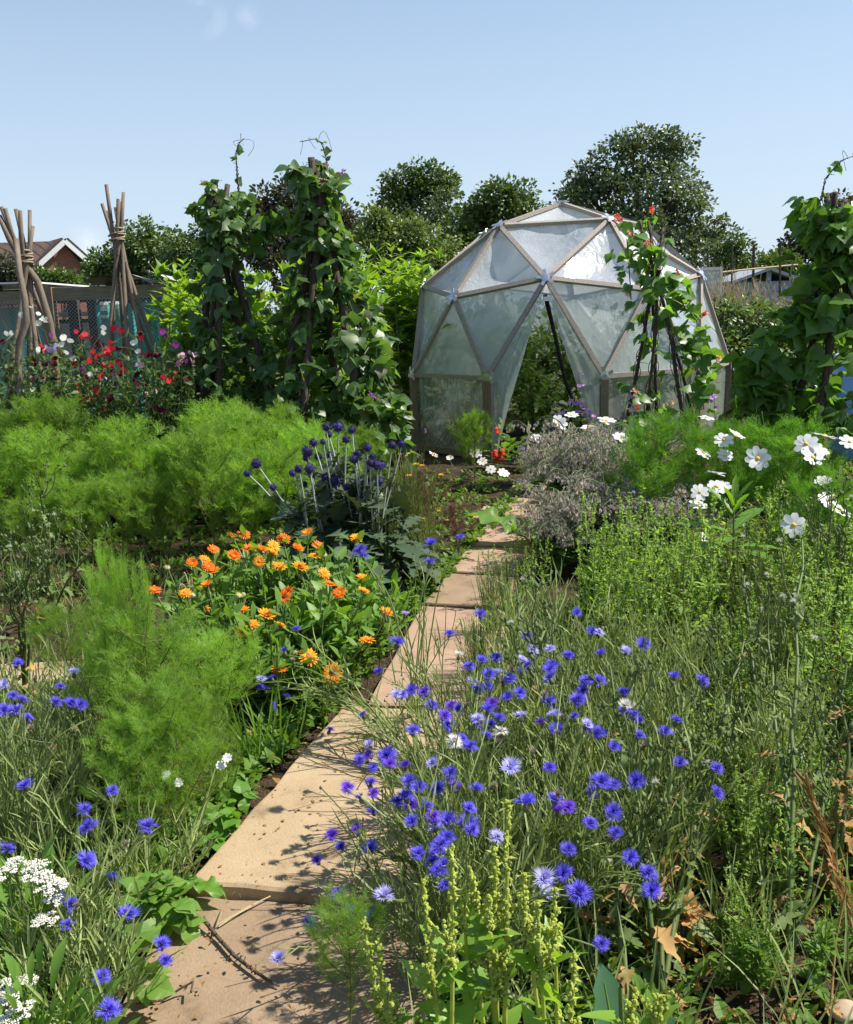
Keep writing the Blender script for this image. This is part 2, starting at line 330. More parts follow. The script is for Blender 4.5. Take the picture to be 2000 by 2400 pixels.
# cornflower head (unit radius ~1): trumpet florets with toothed mouths, inner tuft, scaly calyx below
def cornflower_mesh(name, pm, seed, openness=.35):
    mb = MB(); r = np.random.default_rng(seed)
    for L, (n, tl, ln) in enumerate(((11, openness, 1.0), (9, openness + .38, .85), (6, openness + .8, .62))):
        for i in range(n):
            a = 2 * math.pi * (i + .5 * L + r.normal(0, .15)) / n; t = tl + r.normal(0, .16); l_ = ln * r.uniform(.85, 1.12)
            d = np.array((math.cos(a) * math.cos(t), math.sin(a) * math.cos(t), math.sin(t))); s = np.array((-math.sin(a), math.cos(a), 0)); u = np.cross(d, s)
            a0 = d * .12; m_ = d * .5 * l_; v = [a0 - s * .03, a0 + s * .03, m_ + s * .12 + u * .03, m_ - s * .12 + u * .03]; f = [(0, 1, 2, 3)]
            mb.add(v, f, 0)
            for q in (-1.5, -.5, .5, 1.5):
                e = d * l_ * (1 - .05 * abs(q)) + s * (.17 * q) * l_ + u * r.normal(-.05, .06); b0 = m_ + s * .075 * (q - .6); b1 = m_ + s * .075 * (q + .6)
                mb.add([b0, b1, e], [(0, 1, 2)], 0)
    for i in range(16):
        d = nrm(np.array((r.normal(0, .5), r.normal(0, .5), 1.0))); s = nrm(np.cross(d, (1, .3, 0))) * .045
        mb.add([d * .1 - s, d * .1 + s, d * r.uniform(.45, .62)], [(0, 1, 2)], 1)
    return mb.mesh(name, [pm, M['violet']])
_mb = MB(); lathe(_mb, [(.05, -.62), (.2, -.55), (.27, -.38), (.24, -.18), (.16, -.02), (.13, .1)], 7); ME_CALYX = _mb.mesh('calyx', M['calyx'], True)
_mb = MB(); lathe(_mb, [(.02, -.5), (.2, -.4), (.24, -.15), (.14, .12), (.07, .3), (.0, .42)], 6); ME_BUD = _mb.mesh('bud', M['calyx'], True)
CF = {'b': [cornflower_mesh('flower_head', M['blue'], s, o) for s, o in ((1, .15), (2, .35), (3, .55), (4, .25))],
      'p': [cornflower_mesh('pale_flower_head', M['blue_pale'], s, o) for s, o in ((5, .2), (6, .4))],
      'v': [cornflower_mesh('violet_flower_head', M['blue_violet'], s, o) for s, o in ((7, .3), (8, .6))],
      'w': [cornflower_mesh('white_flower_head', M['fluff'], s, o) for s, o in ((9, .1), (10, .7))],
      'f': [cornflower_mesh('faded_flower_head', M['faded'], s, o) for s, o in ((11, .95), (12, 1.1))]}
def cosmos_mesh(seed, tilt):
    r = np.random.default_rng(seed); pt = leaf_t([.06, .17, .27, .31, .27, .17], .1, -.10, .05, seed)
    mb = cup_flower(8, pt, tilt, .05, .10); return mb.mesh('cosmos_petals', M['white'], True)
ME_COSMOS = [cosmos_mesh(s, t) for s, t in ((1, .12), (2, .3), (3, .5), (4, .2))]
_mb = MB(); lathe(_mb, [(.19, -.02), (.18, .08), (.11, .14), (0, .16)], 9); ME_COSEYE = _mb.mesh('flower_centre', M['gold'], True)
def calendula_mesh(pm, seed, tilt, layers=2):
    mb = cup_flower(17, leaf_t([.05, .12, .13, .11, .05], .1, -.12, .05, seed), tilt, .1, .1, layers); return mb.mesh('calendula_petals', pm)
ME_CAL = {'o': [calendula_mesh(M['orange'], s, t) for s, t in ((1, .05), (2, .25), (3, .5))], 'r': [calendula_mesh(M['orange_red'], s, t) for s, t in ((4, .2), (5, .55))],
          'y': [calendula_mesh(M['yellow'], s, t) for s, t in ((6, .15),)]}
_mb = MB(); lathe(_mb, [(.32, -.02), (.33, .1), (.2, .18), (0, .2)], 9)
ME_CALEYE = [_mb.mesh('flower_centre', M['cal_eye'], True), _mb.mesh('flower_centre', M['cal_dark'], True)]
_mb = MB(); lathe(_mb, [(.04, -.75), (.15, -.55), (.45, -.42), (.6, -.12), (.5, .15), (.2, .28), (0, .25)], 9)
_r = rdir(60, -.3); _mb.many(leaf_t([.06, .08, .01], .2, .5), _r * .42 - (0, 0, .08), frames(_r, (0, 0, 1.0)), .35)
ME_SEED = _mb.mesh('seed_head', M['seedhead'], False)
# ------------------------------------------------------------------ ground
def soilmat():
    m, n, l, p, o = newmat('soil')
    g = n.new("ShaderNodeNewGeometry"); n1 = n.new("ShaderNodeTexNoise"); n1.inputs["Scale"].default_value = 9; n1.inputs["Detail"].default_value = 10; n1.inputs["Roughness"].default_value = .7
    n2 = n.new("ShaderNodeTexNoise"); n2.inputs["Scale"].default_value = 90; n2.inputs["Detail"].default_value = 4
    for q in (n1, n2): l.new(g.outputs["Position"], q.inputs["Vector"])
    rp = n.new("ShaderNodeValToRGB"); rp.color_ramp.elements[0].position = .3; rp.color_ramp.elements[1].position = .75
    rp.color_ramp.elements[0].color = (.022, .014, .009, 1); rp.color_ramp.elements[1].color = (.13, .085, .052, 1); l.new(n1.outputs[0], rp.inputs[0])
    sp = n.new("ShaderNodeSeparateXYZ"); l.new(g.outputs["Position"], sp.inputs[0])
    mr = n.new("ShaderNodeMapRange"); mr.inputs[1].default_value = 11; mr.inputs[2].default_value = 15; l.new(sp.outputs[1], mr.inputs[0])
    mx = n.new("ShaderNodeMix"); mx.data_type = 'RGBA'; l.new(mr.outputs[0], mx.inputs[0]); l.new(rp.outputs[0], mx.inputs[6]); mx.inputs[7].default_value = (.10, .11, .035, 1)
    l.new(mx.outputs[2], p.inputs["Base Color"]); p.inputs["Roughness"].default_value = .95; p.inputs["Specular IOR Level"].default_value = .15
    ad = n.new("ShaderNodeMath"); ad.operation = 'ADD'; l.new(n1.outputs[0], ad.inputs[0]); l.new(n2.outputs[0], ad.inputs[1])
    bp = n.new("ShaderNodeBump"); bp.inputs["Strength"].default_value = .8; bp.inputs["Distance"].default_value = .03; l.new(ad.outputs[0], bp.inputs["Height"]); l.new(bp.outputs[0], p.inputs["Normal"])
    return m
M['soil'] = soilmat()
gx = np.concatenate([-np.geomspace(420, 4.2, 26), np.linspace(-4, 5, 190), np.geomspace(5.2, 420, 26)])
gy = np.concatenate([-np.geomspace(60, .6, 12), np.linspace(-.5, 9, 200), np.geomspace(9.2, 900, 30)])
GX, GY = np.meshgrid(gx, gy)
def hnoise(x, y):
    z = 0
    for f, a in ((2.1, .012), (5.3, .008), (13, .006), (31, .005)):
        z = z + a * np.sin(f * x + 1.7 * np.sin(f * .7 * y + f)) * np.sin(f * 1.1 * y + 1.3 * np.sin(f * .8 * x))
    return z
GZ = np.where((np.abs(GX) < 6) & (GY < 10) & (GY > -1), hnoise(GX, GY) - .012, -.012)
mb = MB(); ny, nx = GX.shape; i = (np.arange(ny - 1)[:, None] * nx + np.arange(nx - 1)[None]).ravel()
mb.add(np.stack([GX, GY, GZ], -1).reshape(-1, 3), np.stack([i, i + 1, i + nx + 1, i + nx], -1))
tag(mb.build('ground', M['soil'], None, True), kind='structure')
# ------------------------------------------------------------------ paving slabs of the path
def slabmat(name, a, b, st):
    m, n, l, p, o = newmat(name)
    tc = n.new("ShaderNodeTexCoord"); n1 = n.new("ShaderNodeTexNoise"); n1.inputs["Scale"].default_value = 4; n1.inputs["Detail"].default_value = 9; n1.inputs["Roughness"].default_value = .65
    n2 = n.new("ShaderNodeTexNoise"); n2.inputs["Scale"].default_value = 210; n2.inputs["Detail"].default_value = 5
    mp = n.new("ShaderNodeMapping"); mp.inputs["Scale"].default_value = (1, .5, 1); mp.inputs["Rotation"].default_value = (0, 0, .9)
    l.new(tc.outputs["Object"], n1.inputs["Vector"]); l.new(tc.outputs["Object"], mp.inputs[0]); l.new(mp.outputs[0], n2.inputs["Vector"])
    rp = n.new("ShaderNodeValToRGB"); e = rp.color_ramp.elements; e[0].position = .30; e[1].position = .66; e[0].color = rgba(st); e[1].color = rgba(b); e2 = e.new(.46); e2.color = rgba(a)
    l.new(n1.outputs[0], rp.inputs[0])
    mx = n.new("ShaderNodeMix"); mx.data_type = 'RGBA'; mx.blend_type = 'OVERLAY'; mx.inputs[0].default_value = .3; l.new(rp.outputs[0], mx.inputs[6]); l.new(n2.outputs[0], mx.inputs[7])
    l.new(mx.outputs[2], p.inputs["Base Color"]); p.inputs["Roughness"].default_value = .85; p.inputs["Specular IOR Level"].default_value = .2
    bp = n.new("ShaderNodeBump"); bp.inputs["Strength"].default_value = .16; bp.inputs["Distance"].default_value = .006
    ad = n.new("ShaderNodeMath"); ad.operation = 'ADD'; l.new(n1.outputs[0], ad.inputs[0]); l.new(n2.outputs[0], ad.inputs[1]); l.new(ad.outputs[0], bp.inputs["Height"]); l.new(bp.outputs[0], p.inputs["Normal"])
    return m
M['slab_buff'] = slabmat('buff_slab', (.39, .285, .17), (.445, .335, .205), (.17, .115, .065))
M['slab_brown'] = slabmat('brown_slab', (.27, .19, .12), (.33, .235, .15), (.11, .075, .045))
M['slab_pink'] = slabmat('pink_slab', (.36, .24, .165), (.42, .29, .20), (.17, .11, .07))
def slab(px4, top, mat, label, thick=.05):
    p = [atz(x, y, top)[:2] for x, y in px4]; mb = MB(); n = 10
    P = np.array(p); c = P.mean(0); P = P - c
    # grid top with a chipped, slightly worn rim
    u = np.linspace(0, 1, n); ring = []
    for k in range(4):
        a, b = P[k], P[(k + 1) % 4]
        for t in u[:-1]: ring.append(a + (b - a) * t + rng.normal(0, .003, 2))
    ring = np.array(ring); m = len(ring)
    levels = [(1.0, -thick), (1.0, -.008), (.985, -.001), (.96, 0), (.5, 0), (.02, 0)]
    v = np.concatenate([np.concatenate([ring * s, np.full((m, 1), z)], 1) for s, z in levels])
    f = []
    for L in range(len(levels) - 1):
        for q in range(m): f.append((L * m + q, L * m + (q + 1) % m, (L + 1) * m + (q + 1) % m, (L + 1) * m + q))
    mb.add(v, f); base = (len(levels) - 1) * m; mb.F.append((np.stack([base + np.arange(m), base + (np.arange(m) + 1) % m, np.full(m, mb.n)], -1), np.zeros(m, int))); mb.V.append(np.zeros((1, 3))); mb.n += 1
    o = mb.build('paving_slab', mat, None, False); o.location = (c[0], c[1], top)
    return tag(o, label, 'paving slab', 'slabs of the garden path')
slab([(415, 2100), (1010, 2128), (1010, 2600), (150, 2600)], .022, M['slab_brown'], 'grey brown nearest slab, lower than the pale slab and crossed by a dry twig')
slab([(442, 2068), (1010, 2112), (1130, 1668), (806, 1652)], .055, M['slab_buff'], 'large pale buff slab, the brightest of the path, raised at its front edge')
slab([(862, 1646), (1165, 1660), (1190, 1432), (990, 1418)], .035, M['slab_pink'], 'pinkish slab just behind the pale buff slab, beside the marigolds')
slab([(995, 1412), (1195, 1424), (1215, 1352), (1052, 1343)], .04, M['slab_brown'], 'brown slab striped with plant shadows, second behind the pale buff slab')
slab([(1056, 1338), (1216, 1346), (1232, 1286), (1098, 1280)], .036, M['slab_pink'], 'pinkish slab in front of the big floppy green leaf')
slab([(1102, 1275), (1235, 1281), (1258, 1218), (1150, 1212)], .042, M['slab_pink'], 'sunlit pink slab behind the big floppy green leaf')
slab([(1153, 1208), (1260, 1214), (1275, 1170), (1186, 1164)], .036, M['slab_pink'], 'small looking pink slab next to last before the dome door')
slab([(1188, 1160), (1277, 1166), (1290, 1128), (1215, 1123)], .04, M['slab_pink'], 'farthest pink slab, at the dome doorway')
slab([(1108, 1212), (1146, 1214), (1170, 1188), (1135, 1186)], .03, M['slab_buff'], 'narrow buff edging slab left of the pink slabs near the dome')
slab([(-120, 1620), (160, 1590), (170, 1548), (-60, 1560)], .03, M['slab_buff'], 'dusty buff slab at the left edge behind the blue cornflowers')
# ------------------------------------------------------------------ geodesic dome
def filmmat(name, dens, tint, dirt, bumps=.5):
    m, n, l, p, o = newmat(name)
    tc = n.new("ShaderNodeTexCoord"); ns = n.new("ShaderNodeTexNoise"); ns.inputs["Scale"].default_value = 2.2; ns.inputs["Detail"].default_value = 8; ns.inputs["Roughness"].default_value = .6
    l.new(tc.outputs["Object"], ns.inputs["Vector"])
    wv = n.new("ShaderNodeTexNoise"); wv.inputs["Scale"].default_value = 5; wv.inputs["Detail"].default_value = 4; wv.inputs["Distortion"].default_value = 1.5
    mp = n.new("ShaderNodeMapping"); mp.inputs["Scale"].default_value = (2.2, 2.2, .7); l.new(tc.outputs["Object"], mp.inputs[0]); l.new(mp.outputs[0], wv.inputs["Vector"])
    bp = n.new("ShaderNodeBump"); bp.inputs["Strength"].default_value = bumps; bp.inputs["Distance"].default_value = .05; l.new(wv.outputs[0], bp.inputs["Height"])
    rp = n.new("ShaderNodeValToRGB"); rp.color_ramp.elements[0].position = .36; rp.color_ramp.elements[1].position = .62
    rp.color_ramp.elements[0].color = rgba(dirt); rp.color_ramp.elements[1].color = rgba(tint); l.new(ns.outputs[0], rp.inputs[0])
    df = n.new("ShaderNodeBsdfDiffuse"); tl = n.new("ShaderNodeBsdfTranslucent"); l.new(rp.outputs[0], df.inputs[0]); l.new(rp.outputs[0], tl.inputs[0]); l.new(bp.outputs[0], df.inputs["Normal"])
    m1 = n.new("ShaderNodeMixShader"); m1.inputs[0].default_value = .45; l.new(df.outputs[0], m1.inputs[1]); l.new(tl.outputs[0], m1.inputs[2])
    tp = n.new("ShaderNodeBsdfTransparent"); m2 = n.new("ShaderNodeMixShader")
    mr = n.new("ShaderNodeMapRange"); mr.inputs[1].default_value = .3; mr.inputs[2].default_value = .7; mr.inputs[3].default_value = min(.97, dens * 1.1); mr.inputs[4].default_value = dens * .9
    l.new(ns.outputs[0], mr.inputs[0]); l.new(mr.outputs[0], m2.inputs[0]); l.new(tp.outputs[0], m2.inputs[1]); l.new(m1.outputs[0], m2.inputs[2])
    gl = n.new("ShaderNodeBsdfGlossy"); gl.inputs["Roughness"].default_value = .22; l.new(bp.outputs[0], gl.inputs["Normal"])
    fr = n.new("ShaderNodeLayerWeight"); fr.inputs[0].default_value = .25; l.new(bp.outputs[0], fr.inputs["Normal"])
    m3 = n.new("ShaderNodeMixShader"); mm = n.new("ShaderNodeMath"); mm.operation = 'MULTIPLY_ADD'; mm.inputs[1].default_value = .35; mm.inputs[2].default_value = .03
    l.new(fr.outputs["Fresnel"], mm.inputs[0]); l.new(mm.outputs[0], m3.inputs[0]); l.new(m2.outputs[0], m3.inputs[1]); l.new(gl.outputs[0], m3.inputs[2]); l.new(m3.outputs[0], o.inputs[0])
    return m
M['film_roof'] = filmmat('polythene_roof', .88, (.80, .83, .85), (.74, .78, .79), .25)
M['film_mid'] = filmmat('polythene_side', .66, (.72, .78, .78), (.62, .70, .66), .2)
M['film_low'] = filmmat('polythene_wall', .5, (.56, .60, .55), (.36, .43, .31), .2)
M['film_flap'] = filmmat('polythene_flap', .55, (.70, .77, .79), (.62, .70, .70), .5)
DX, DY, DR, DH, DPHI, DS = 1.574, 10.72, 1.8, .80, -.239, .969
def dv(el, az, z=None):
    a = R(az) + DPHI; e = R(el); r = DR * math.cos(e)
    return np.array((r * math.sin(a), -r * math.cos(a), DH + DR * DS * math.sin(e) if z is None else z))
dome = thing('geodesic_greenhouse', 'geodesic dome greenhouse of weathered timber struts and clear plastic film with an open doorway', 'greenhouse', (DX, DY, 0))
AP = dv(90, 0); R1 = [dv(58.28, -36 + 72 * i) for i in range(5)]
R2 = [dv(26.57 if i % 2 == 0 else 31.72, -36 + 36 * i) for i in range(10)]; B = [dv(0, -18 + 36 * i) for i in range(10)]
CEN = np.array((0, 0, DH))
def strut(a, b, w=.022, t=.018, mat='wood', name='strut', inset=.03, cen=CEN):
    a, b = np.array(a), np.array(b); d = nrm(b - a); n = nrm((a + b) / 2 - cen); s = nrm(np.cross(d, n)); n = np.cross(s, d)
    mb = MB(); L = np.linalg.norm(b - a) / 2 - inset; c = (a + b) / 2
    mb.box(c, (s, d, n), (w, L, t)); return mb.build(name, M[mat], dome)
edges = []
for i in range(5):
    edges += [(AP, R1[i]), (R1[i], R1[(i + 1) % 5])] + [(R1[i], R2[(2 * i + k) % 10]) for k in (-1, 0, 1)]
for j in range(10):
    edges += [(R2[j], R2[(j + 1) % 10]), (R2[j], B[j - 1]), (R2[j], B[j])]
    if j: edges.append((B[j], B[(j + 1) % 10]))
for a, b in edges: strut(a, b)
for j in range(10):
    p = B[j].copy(); d = nrm(np.array((p[0], p[1], 0))); mb = MB()
    mb.box((p[0], p[1], (DH - .09) / 2), (np.cross(d, (0, 0, 1)), d, (0, 0, 1)), (.036, .03, (DH - .03) / 2 + .03)); mb.build('post', M['post'], dome)
    if j:   # ground rail between posts, not across the doorway
        q = B[(j + 1) % 10]; strut((p[0], p[1], .04), (q[0], q[1], .04), .03, .03, 'post', 'ground_rail', .04, np.array((0, 0, .04)))
for p in [AP] + R1 + R2 + B:
    n_ = nrm(p - CEN); mb = MB(); x, y, z = frames(n_, np.array((.1, .2, 1.0)))
    mb.tube([p - n_ * .03, p + n_ * .022, p + n_ * .026], [.045, .045, .02], 8, 0, True)
    for k in range(5):
        a = k * 2 * math.pi / 5; d = x * math.cos(a) + z * math.sin(a); mb.box(p + d * .055 + n_ * .018, (d, np.cross(n_, d), n_), (.035, .016, .003))
    mb.build('hub', M['metal'], dome)
def film(a, b, c, mat, sag=.05, wr=.012, n=12, name='film_panel', cen=CEN):
    a, b, c = map(np.array, (a, b, c)); nn = nrm(np.cross(b - a, c - a)); g = (a + b + c) / 3
    if np.dot(nn, g - cen) < 0: nn = -nn
    off = nn * -.022; V, idx, F = [], {}, []
    ph = rng.uniform(0, 6, 6); fr = rng.uniform(6, 15, 6); dr = rng.normal(0, 1, (6, 3))
    for i in range(n + 1):
        for j in range(n + 1 - i):
            u, v = i / n, j / n; w = 1 - u - v; p = a * w + b * u + c * v; e = 27 * u * v * w
            wn = sum(math.sin(fr[k] * np.dot(p, dr[k]) + ph[k]) for k in range(6)) / 3
            idx[i, j] = len(V); V.append(p + off - nn * (sag * e) + nn * wr * wn * min(1, 4 * e))
    for i in range(n):
        for j in range(n - i):
            F.append((idx[i, j], idx[i + 1, j], idx[i, j + 1]))
            if i + j < n - 1: F.append((idx[i + 1, j], idx[i + 1, j + 1], idx[i, j + 1]))
    mb = MB(); mb.add(V, F); return mb.build(name, M[mat], dome, True)
for i in range(5):
    k = (i + 1) % 5
    film(AP, R1[i], R1[k], 'film_roof'); film(R1[i], R1[k], R2[2 * i + 1], 'film_roof', .06, .016)
    film(R1[i], R2[2 * i], R2[2 * i + 1], 'film_roof', .06, .018); film(R1[i], R2[2 * i], R2[2 * i - 1], 'film_roof', .06, .018)
for j in range(10):
    k = (j + 1) % 10
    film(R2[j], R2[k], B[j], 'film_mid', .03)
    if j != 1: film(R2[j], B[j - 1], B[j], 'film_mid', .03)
def sheet(a, b, c, d, mat, name, nx=10, ny=8, wr=.012):
    a, b, c, d = map(np.array, (a, b, c, d)); nn = nrm(np.cross(b - a, d - a)); V = []; ph = rng.uniform(0, 6, 4)
    for j in range(ny + 1):
        for i in range(nx + 1):
            u, v = i / nx, j / ny; p = (a * (1 - u) + b * u) * (1 - v) + (d * (1 - u) + c * u) * v
            V.append(p + nn * wr * (math.sin(9 * u + 4 * v + ph[0]) + math.sin(17 * u - 6 * v + ph[1])) * min(1, 6 * u * (1 - u)))
    i = (np.arange(ny)[:, None] * (nx + 1) + np.arange(nx)[None]).ravel()
    mb = MB(); mb.add(V, np.stack([i, i + 1, i + nx + 2, i + nx + 1], -1)); return mb.build(name, M[mat], dome, True)
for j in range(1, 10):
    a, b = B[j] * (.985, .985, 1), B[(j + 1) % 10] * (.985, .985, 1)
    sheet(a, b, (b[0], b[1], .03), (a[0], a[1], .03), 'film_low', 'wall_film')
hub = R2[1]; g0 = B[0] * (1, 1, 0) + (0, 0, .03); g1 = B[1] * (1, 1, 0) + (0, 0, .03)
def flap(posts, inner, name):
    nv = 14; V = []; nu = 10; ph = rng.uniform(0, 6)
    o_ = bez(posts[0], posts[1], posts[1], 2)
    for j in range(nv + 1):
        v = j / nv
        s = np.linspace(0, 1, len(posts)); pa = np.array([np.interp(v, s, np.array(posts)[:, k]) for k in range(3)])
        s = np.linspace(0, 1, len(inner)); pb = np.array([np.interp(v, s, np.array(inner)[:, k]) for k in range(3)])
        for i in range(nu + 1):
            u = i / nu; V.append(pa * (1 - u) + pb * u + np.array((.12, .35, 0)) * .09 * math.sin(13 * u + 2 * v + ph) * min(1, 3 * v) * u)
    i = (np.arange(nv)[:, None] * (nu + 1) + np.arange(nu)[None]).ravel()
    mb = MB(); mb.add(V, np.stack([i, i + 1, i + nu + 2, i + nu + 1], -1)); return mb.build(name, M['film_flap'], dome, True)
D0 = np.array((DX, DY, 0))
inn = [hub * .98, at(1250, 760, DY + hub[1] - .05) - D0, at(1222, 860, 9.05) - D0, at(1192, 960, 8.98) - D0, at(1172, 1040, 8.97) - D0, at(1165, 1075, 8.97) - D0]
flap([hub * .98, (hub + B[0]) / 2, B[0] * .99, (B[0] + g0) / 2 * (.99, .99, 1), g0 * (.99, .99, 1)], inn, 'door_flap')
inn = [hub * .98, at(1305, 760, DY + hub[1] - .05) - D0, at(1340, 860, 9.1) - D0, at(1372, 960, 9.1) - D0, at(1395, 1040, 9.1) - D0]
flap([hub * .98, (hub + B[1]) / 2, B[1] * .99, (B[1] + g1) / 2 * (.99, .99, 1), g1 * (.99, .99, 1)], inn, 'door_flap')
mb = MB(); mb.box(R1[3] * .55 + R2[7] * .45 + nrm(R1[3]) * .03, frames(nrm(R2[7] - R1[3]), nrm(R1[3])), (.02, .12, .012)); mb.build('repair_batten', M['twine'], dome)
rod = thing('black_cane', 'black cane leaning down inside the dome doorway from the hub above it', 'cane', tuple(at(1375, 1010, 9.6) * (1, 1, 0)))
mb = MB(); o3 = np.array(rod.location); mb.tube([at(1278, 690, 9.15) - o3, at(1300, 780, 9.3) - o3, at(1325, 890, 9.42) - o3, at(1366, 1000, 9.55) - o3, at(1376, 1030, 9.6) * (1, 1, 0) - o3], [.022, .02, .02, .016, .014], 7, 0, True)
mb.build('shaft', M['black'], rod, True)
mb = MB(); mb.box(at(1283, 700, 9.12) - o3, np.eye(3), (.035, .02, .02)); mb.build('bracket', M['metal'], rod)
# ------------------------------------------------------------------ trees (crowns from lobes that have their own depth and size)
def tree(name, label, cat, Y, lobes, trunk_px, mat, leaf, dens=1.0, group=None, trunk_r=.25, dark=None, gap=.0, T=None, nlimb=True):
    base = at(trunk_px, 760, Y) * (1, 1, 0)
    leaf *= .90; t = thing(name, label, cat, tuple(base), group); mbl = MB(); mbw = MB(); k = Y / FPX
    top = None; cs = []
    for (px, py, r) in lobes:
        rr = r * k; c = at(px, py, Y) + (0, rng.uniform(-.8, .8) * rr * .8, 0) - base; cs.append((c, rr))
    hub_ = np.array((0, 0, max(1.0, min(c[2] - r * .2 for c, r in cs) * .6)))
    mbw.tube([(0, 0, -.1), hub_ * .5 + (.05, 0, 0), hub_], [trunk_r, trunk_r * .8, trunk_r * .7], 8)
    for c, rr in cs:
        if nlimb:
            mid = hub_ * .5 + c * .5 + (0, 0, -.15 * rr); pl = bez(hub_, c, mid, 7); mbw.tube(pl, np.linspace(trunk_r * .45, trunk_r * .12, 7), 6)
            for q in range(7):
                e = c + nrm(rng.normal(0, 1, 3)) * rr * .92; s0 = pl[rng.integers(3, 7)]; mbw.tube(bez(s0, e, (s0 + e) / 2 + rng.normal(0, .12, 3) * rr, 5), np.linspace(trunk_r * .12, trunk_r * .025, 5), 4)
        ncl = int(10 + 26 * dens * (rr / (leaf * 9)) ** 1.6); ncl = int(min(ncl * 1.3, 520))
        d = rdir(ncl, -.75); rad = rr * np.clip(rng.normal(.84, .16, ncl), .25, 1.12)
        cc = c + d * rad[:, None] * (1, 1, .92)
        if gap: cc = cc[rng.random(ncl) > gap]
        per = 46
        for q in cc:
            cr = leaf * rng.uniform(2.0, 4.2); dd = rdir(per, -.6); pos = q + dd * cr * rng.uniform(.3, 1, (per, 1)) * (1, 1, .75)
            out_ = nrm(pos - c + (0, 0, .25 * rr)); ld = nrm(dd * .8 + out_ * .4 + (0, 0, -.35)); add_leaves(mbl, T or T_TREE, pos, ld, out_ + rng.normal(0, .5, (per, 3)), leaf * rng.uniform(.65, 1.25, per), 0)
    mbl.build('crown', M[mat], t); mbw.build('trunk', M['bark'], t, True)
    return t
tree('oak_tree', 'tallest grey green tree with a broad domed crown, behind the dome top', 'tree', 46,
     [(1440, 400, 75), (1530, 385, 80), (1380, 430, 50), (1600, 450, 60), (1420, 500, 90), (1530, 500, 100), (1350, 470, 40), (1625, 540, 75), (1480, 590, 110), (1600, 620, 90), (1660, 560, 42), (1480, 340, 38), (1575, 350, 42)], 1520, 'tree_grey', .19, .85, None, .5, gap=.12)
tree('ash_tree', 'round topped dark green tree left of the dome apex, above the olive bush', 'tree', 40,
     [(960, 435, 48), (1010, 425, 42), (930, 480, 42), (985, 490, 55), (1040, 440, 26), (950, 530, 50)], 985, 'tree_mid', .17, .9, None, .35, gap=.05)
tree('birch_tree', 'thin lacy tree with see through branches beside the round topped tree', 'tree', 34,
     [(1048, 470, 26), (1055, 520, 30), (1062, 560, 26), (1030, 500, 20)], 1066, 'tree_grey', .13, .25, None, .12, gap=.3)
tree('bush_tree', 'dark bushy tree with pale tips directly left of the dome roof', 'tree', 30,
     [(1160, 480, 45), (1200, 470, 45), (1130, 510, 50), (1225, 500, 36), (1100, 540, 50), (1170, 545, 60), (1085, 575, 42)], 1150, 'tree_mid', .14, .9, None, .2)
tree('copper_tree', 'dark copper brown tree filling the gap between the two tall bean wigwams', 'tree', 27,
     [(640, 500, 55), (700, 490, 55), (590, 520, 45), (760, 520, 55), (660, 550, 70), (730, 570, 70), (600, 580, 50), (810, 550, 45), (680, 620, 70)], 680, 'tree_copper', .13, .9, None, .25)
tree('apple_bush', 'olive green bushy fruit tree in front of the round topped tree', 'tree', 19,
     [(930, 570, 50), (990, 560, 48), (890, 560, 42), (1030, 600, 40), (950, 630, 60), (1010, 650, 50), (870, 600, 45), (880, 520, 22)], 950, 'tree_olive', .085, .9, None, .1)
tree('hawthorn_tree', 'rounded green tree between the house gable and the right hazel tripod', 'tree', 33,
     [(330, 565, 45), (300, 600, 42), (370, 590, 42), (260, 625, 38), (345, 635, 55), (410, 610, 40), (235, 650, 25), (300, 655, 40)], 330, 'tree_mid', .13, .95, None, .2)
tree('hedge_tree', 'green hedge tree right of the rounded tree, behind the left bean wigwam', 'tree', 31,
     [(440, 590, 45), (480, 560, 45), (420, 640, 50), (500, 620, 60), (540, 560, 50), (460, 650, 50)], 470, 'tree_mid', .13, .9, None, .2)
tree('holly_tree', 'dark tree at the right edge behind the right bean wigwam', 'tree', 28,
     [(1930, 540, 55), (1990, 520, 60), (1890, 580, 40), (1960, 600, 60), (2040, 570, 70), (1850, 610, 26)], 1960, 'tree_copper', .13, .9, None, .2)
tree('sapling', 'small wispy sapling standing beyond the dome right of the tall tree', 'tree', 24,
     [(1725, 575, 22), (1715, 605, 30), (1745, 610, 26), (1700, 630, 24)], 1722, 'tree_mid', .085, .5, None, .05, gap=.2)
for px, py, r, lab in ((1780, 625, 26, 'low green bush on the skyline between the sapling and the dark right edge tree'), (1690, 655, 34, 'low dark bush on the skyline at the foot of the sapling'), (1835, 615, 28, 'dark low bush touching the tree at the right edge'),
                       (30, 640, 36, 'brownish bush in front of the house roof at the left edge'), (110, 655, 24, 'small scrubby bush under the brick gable'), (150, 660, 18, 'tiny bush directly below the brick gable window')):
    tree('shrub', lab, 'shrub', 26, [(px, py, r), (px - r * .8, py + r * .4, r * .7), (px + r * .8, py + r * .4, r * .7), (px, py + r, r)], px, 'tree_copper' if px in (30, 1690) else 'tree_mid', .10, .8, None, .06)
# far hedge line that closes the horizon
mb = MB()
for xx in np.arange(-60, 62, 1.1):
    n_ = 260; pos = np.stack([xx + rng.normal(0, .9, n_), 58 + rng.normal(0, 1.2, n_), rng.uniform(0, 2.2 + .8 * math.sin(xx * .7) + .5 * math.sin(xx * 2.3), n_)], -1)
    add_leaves(mb, T_TREE, pos, rdir(n_, -.5), rdir(n_, -.2), rng.uniform(.22, .38, n_))
tag(mb.build('far_hedge', M['tree_mid'], None), 'far dark green hedge line along the horizon', 'hedge')
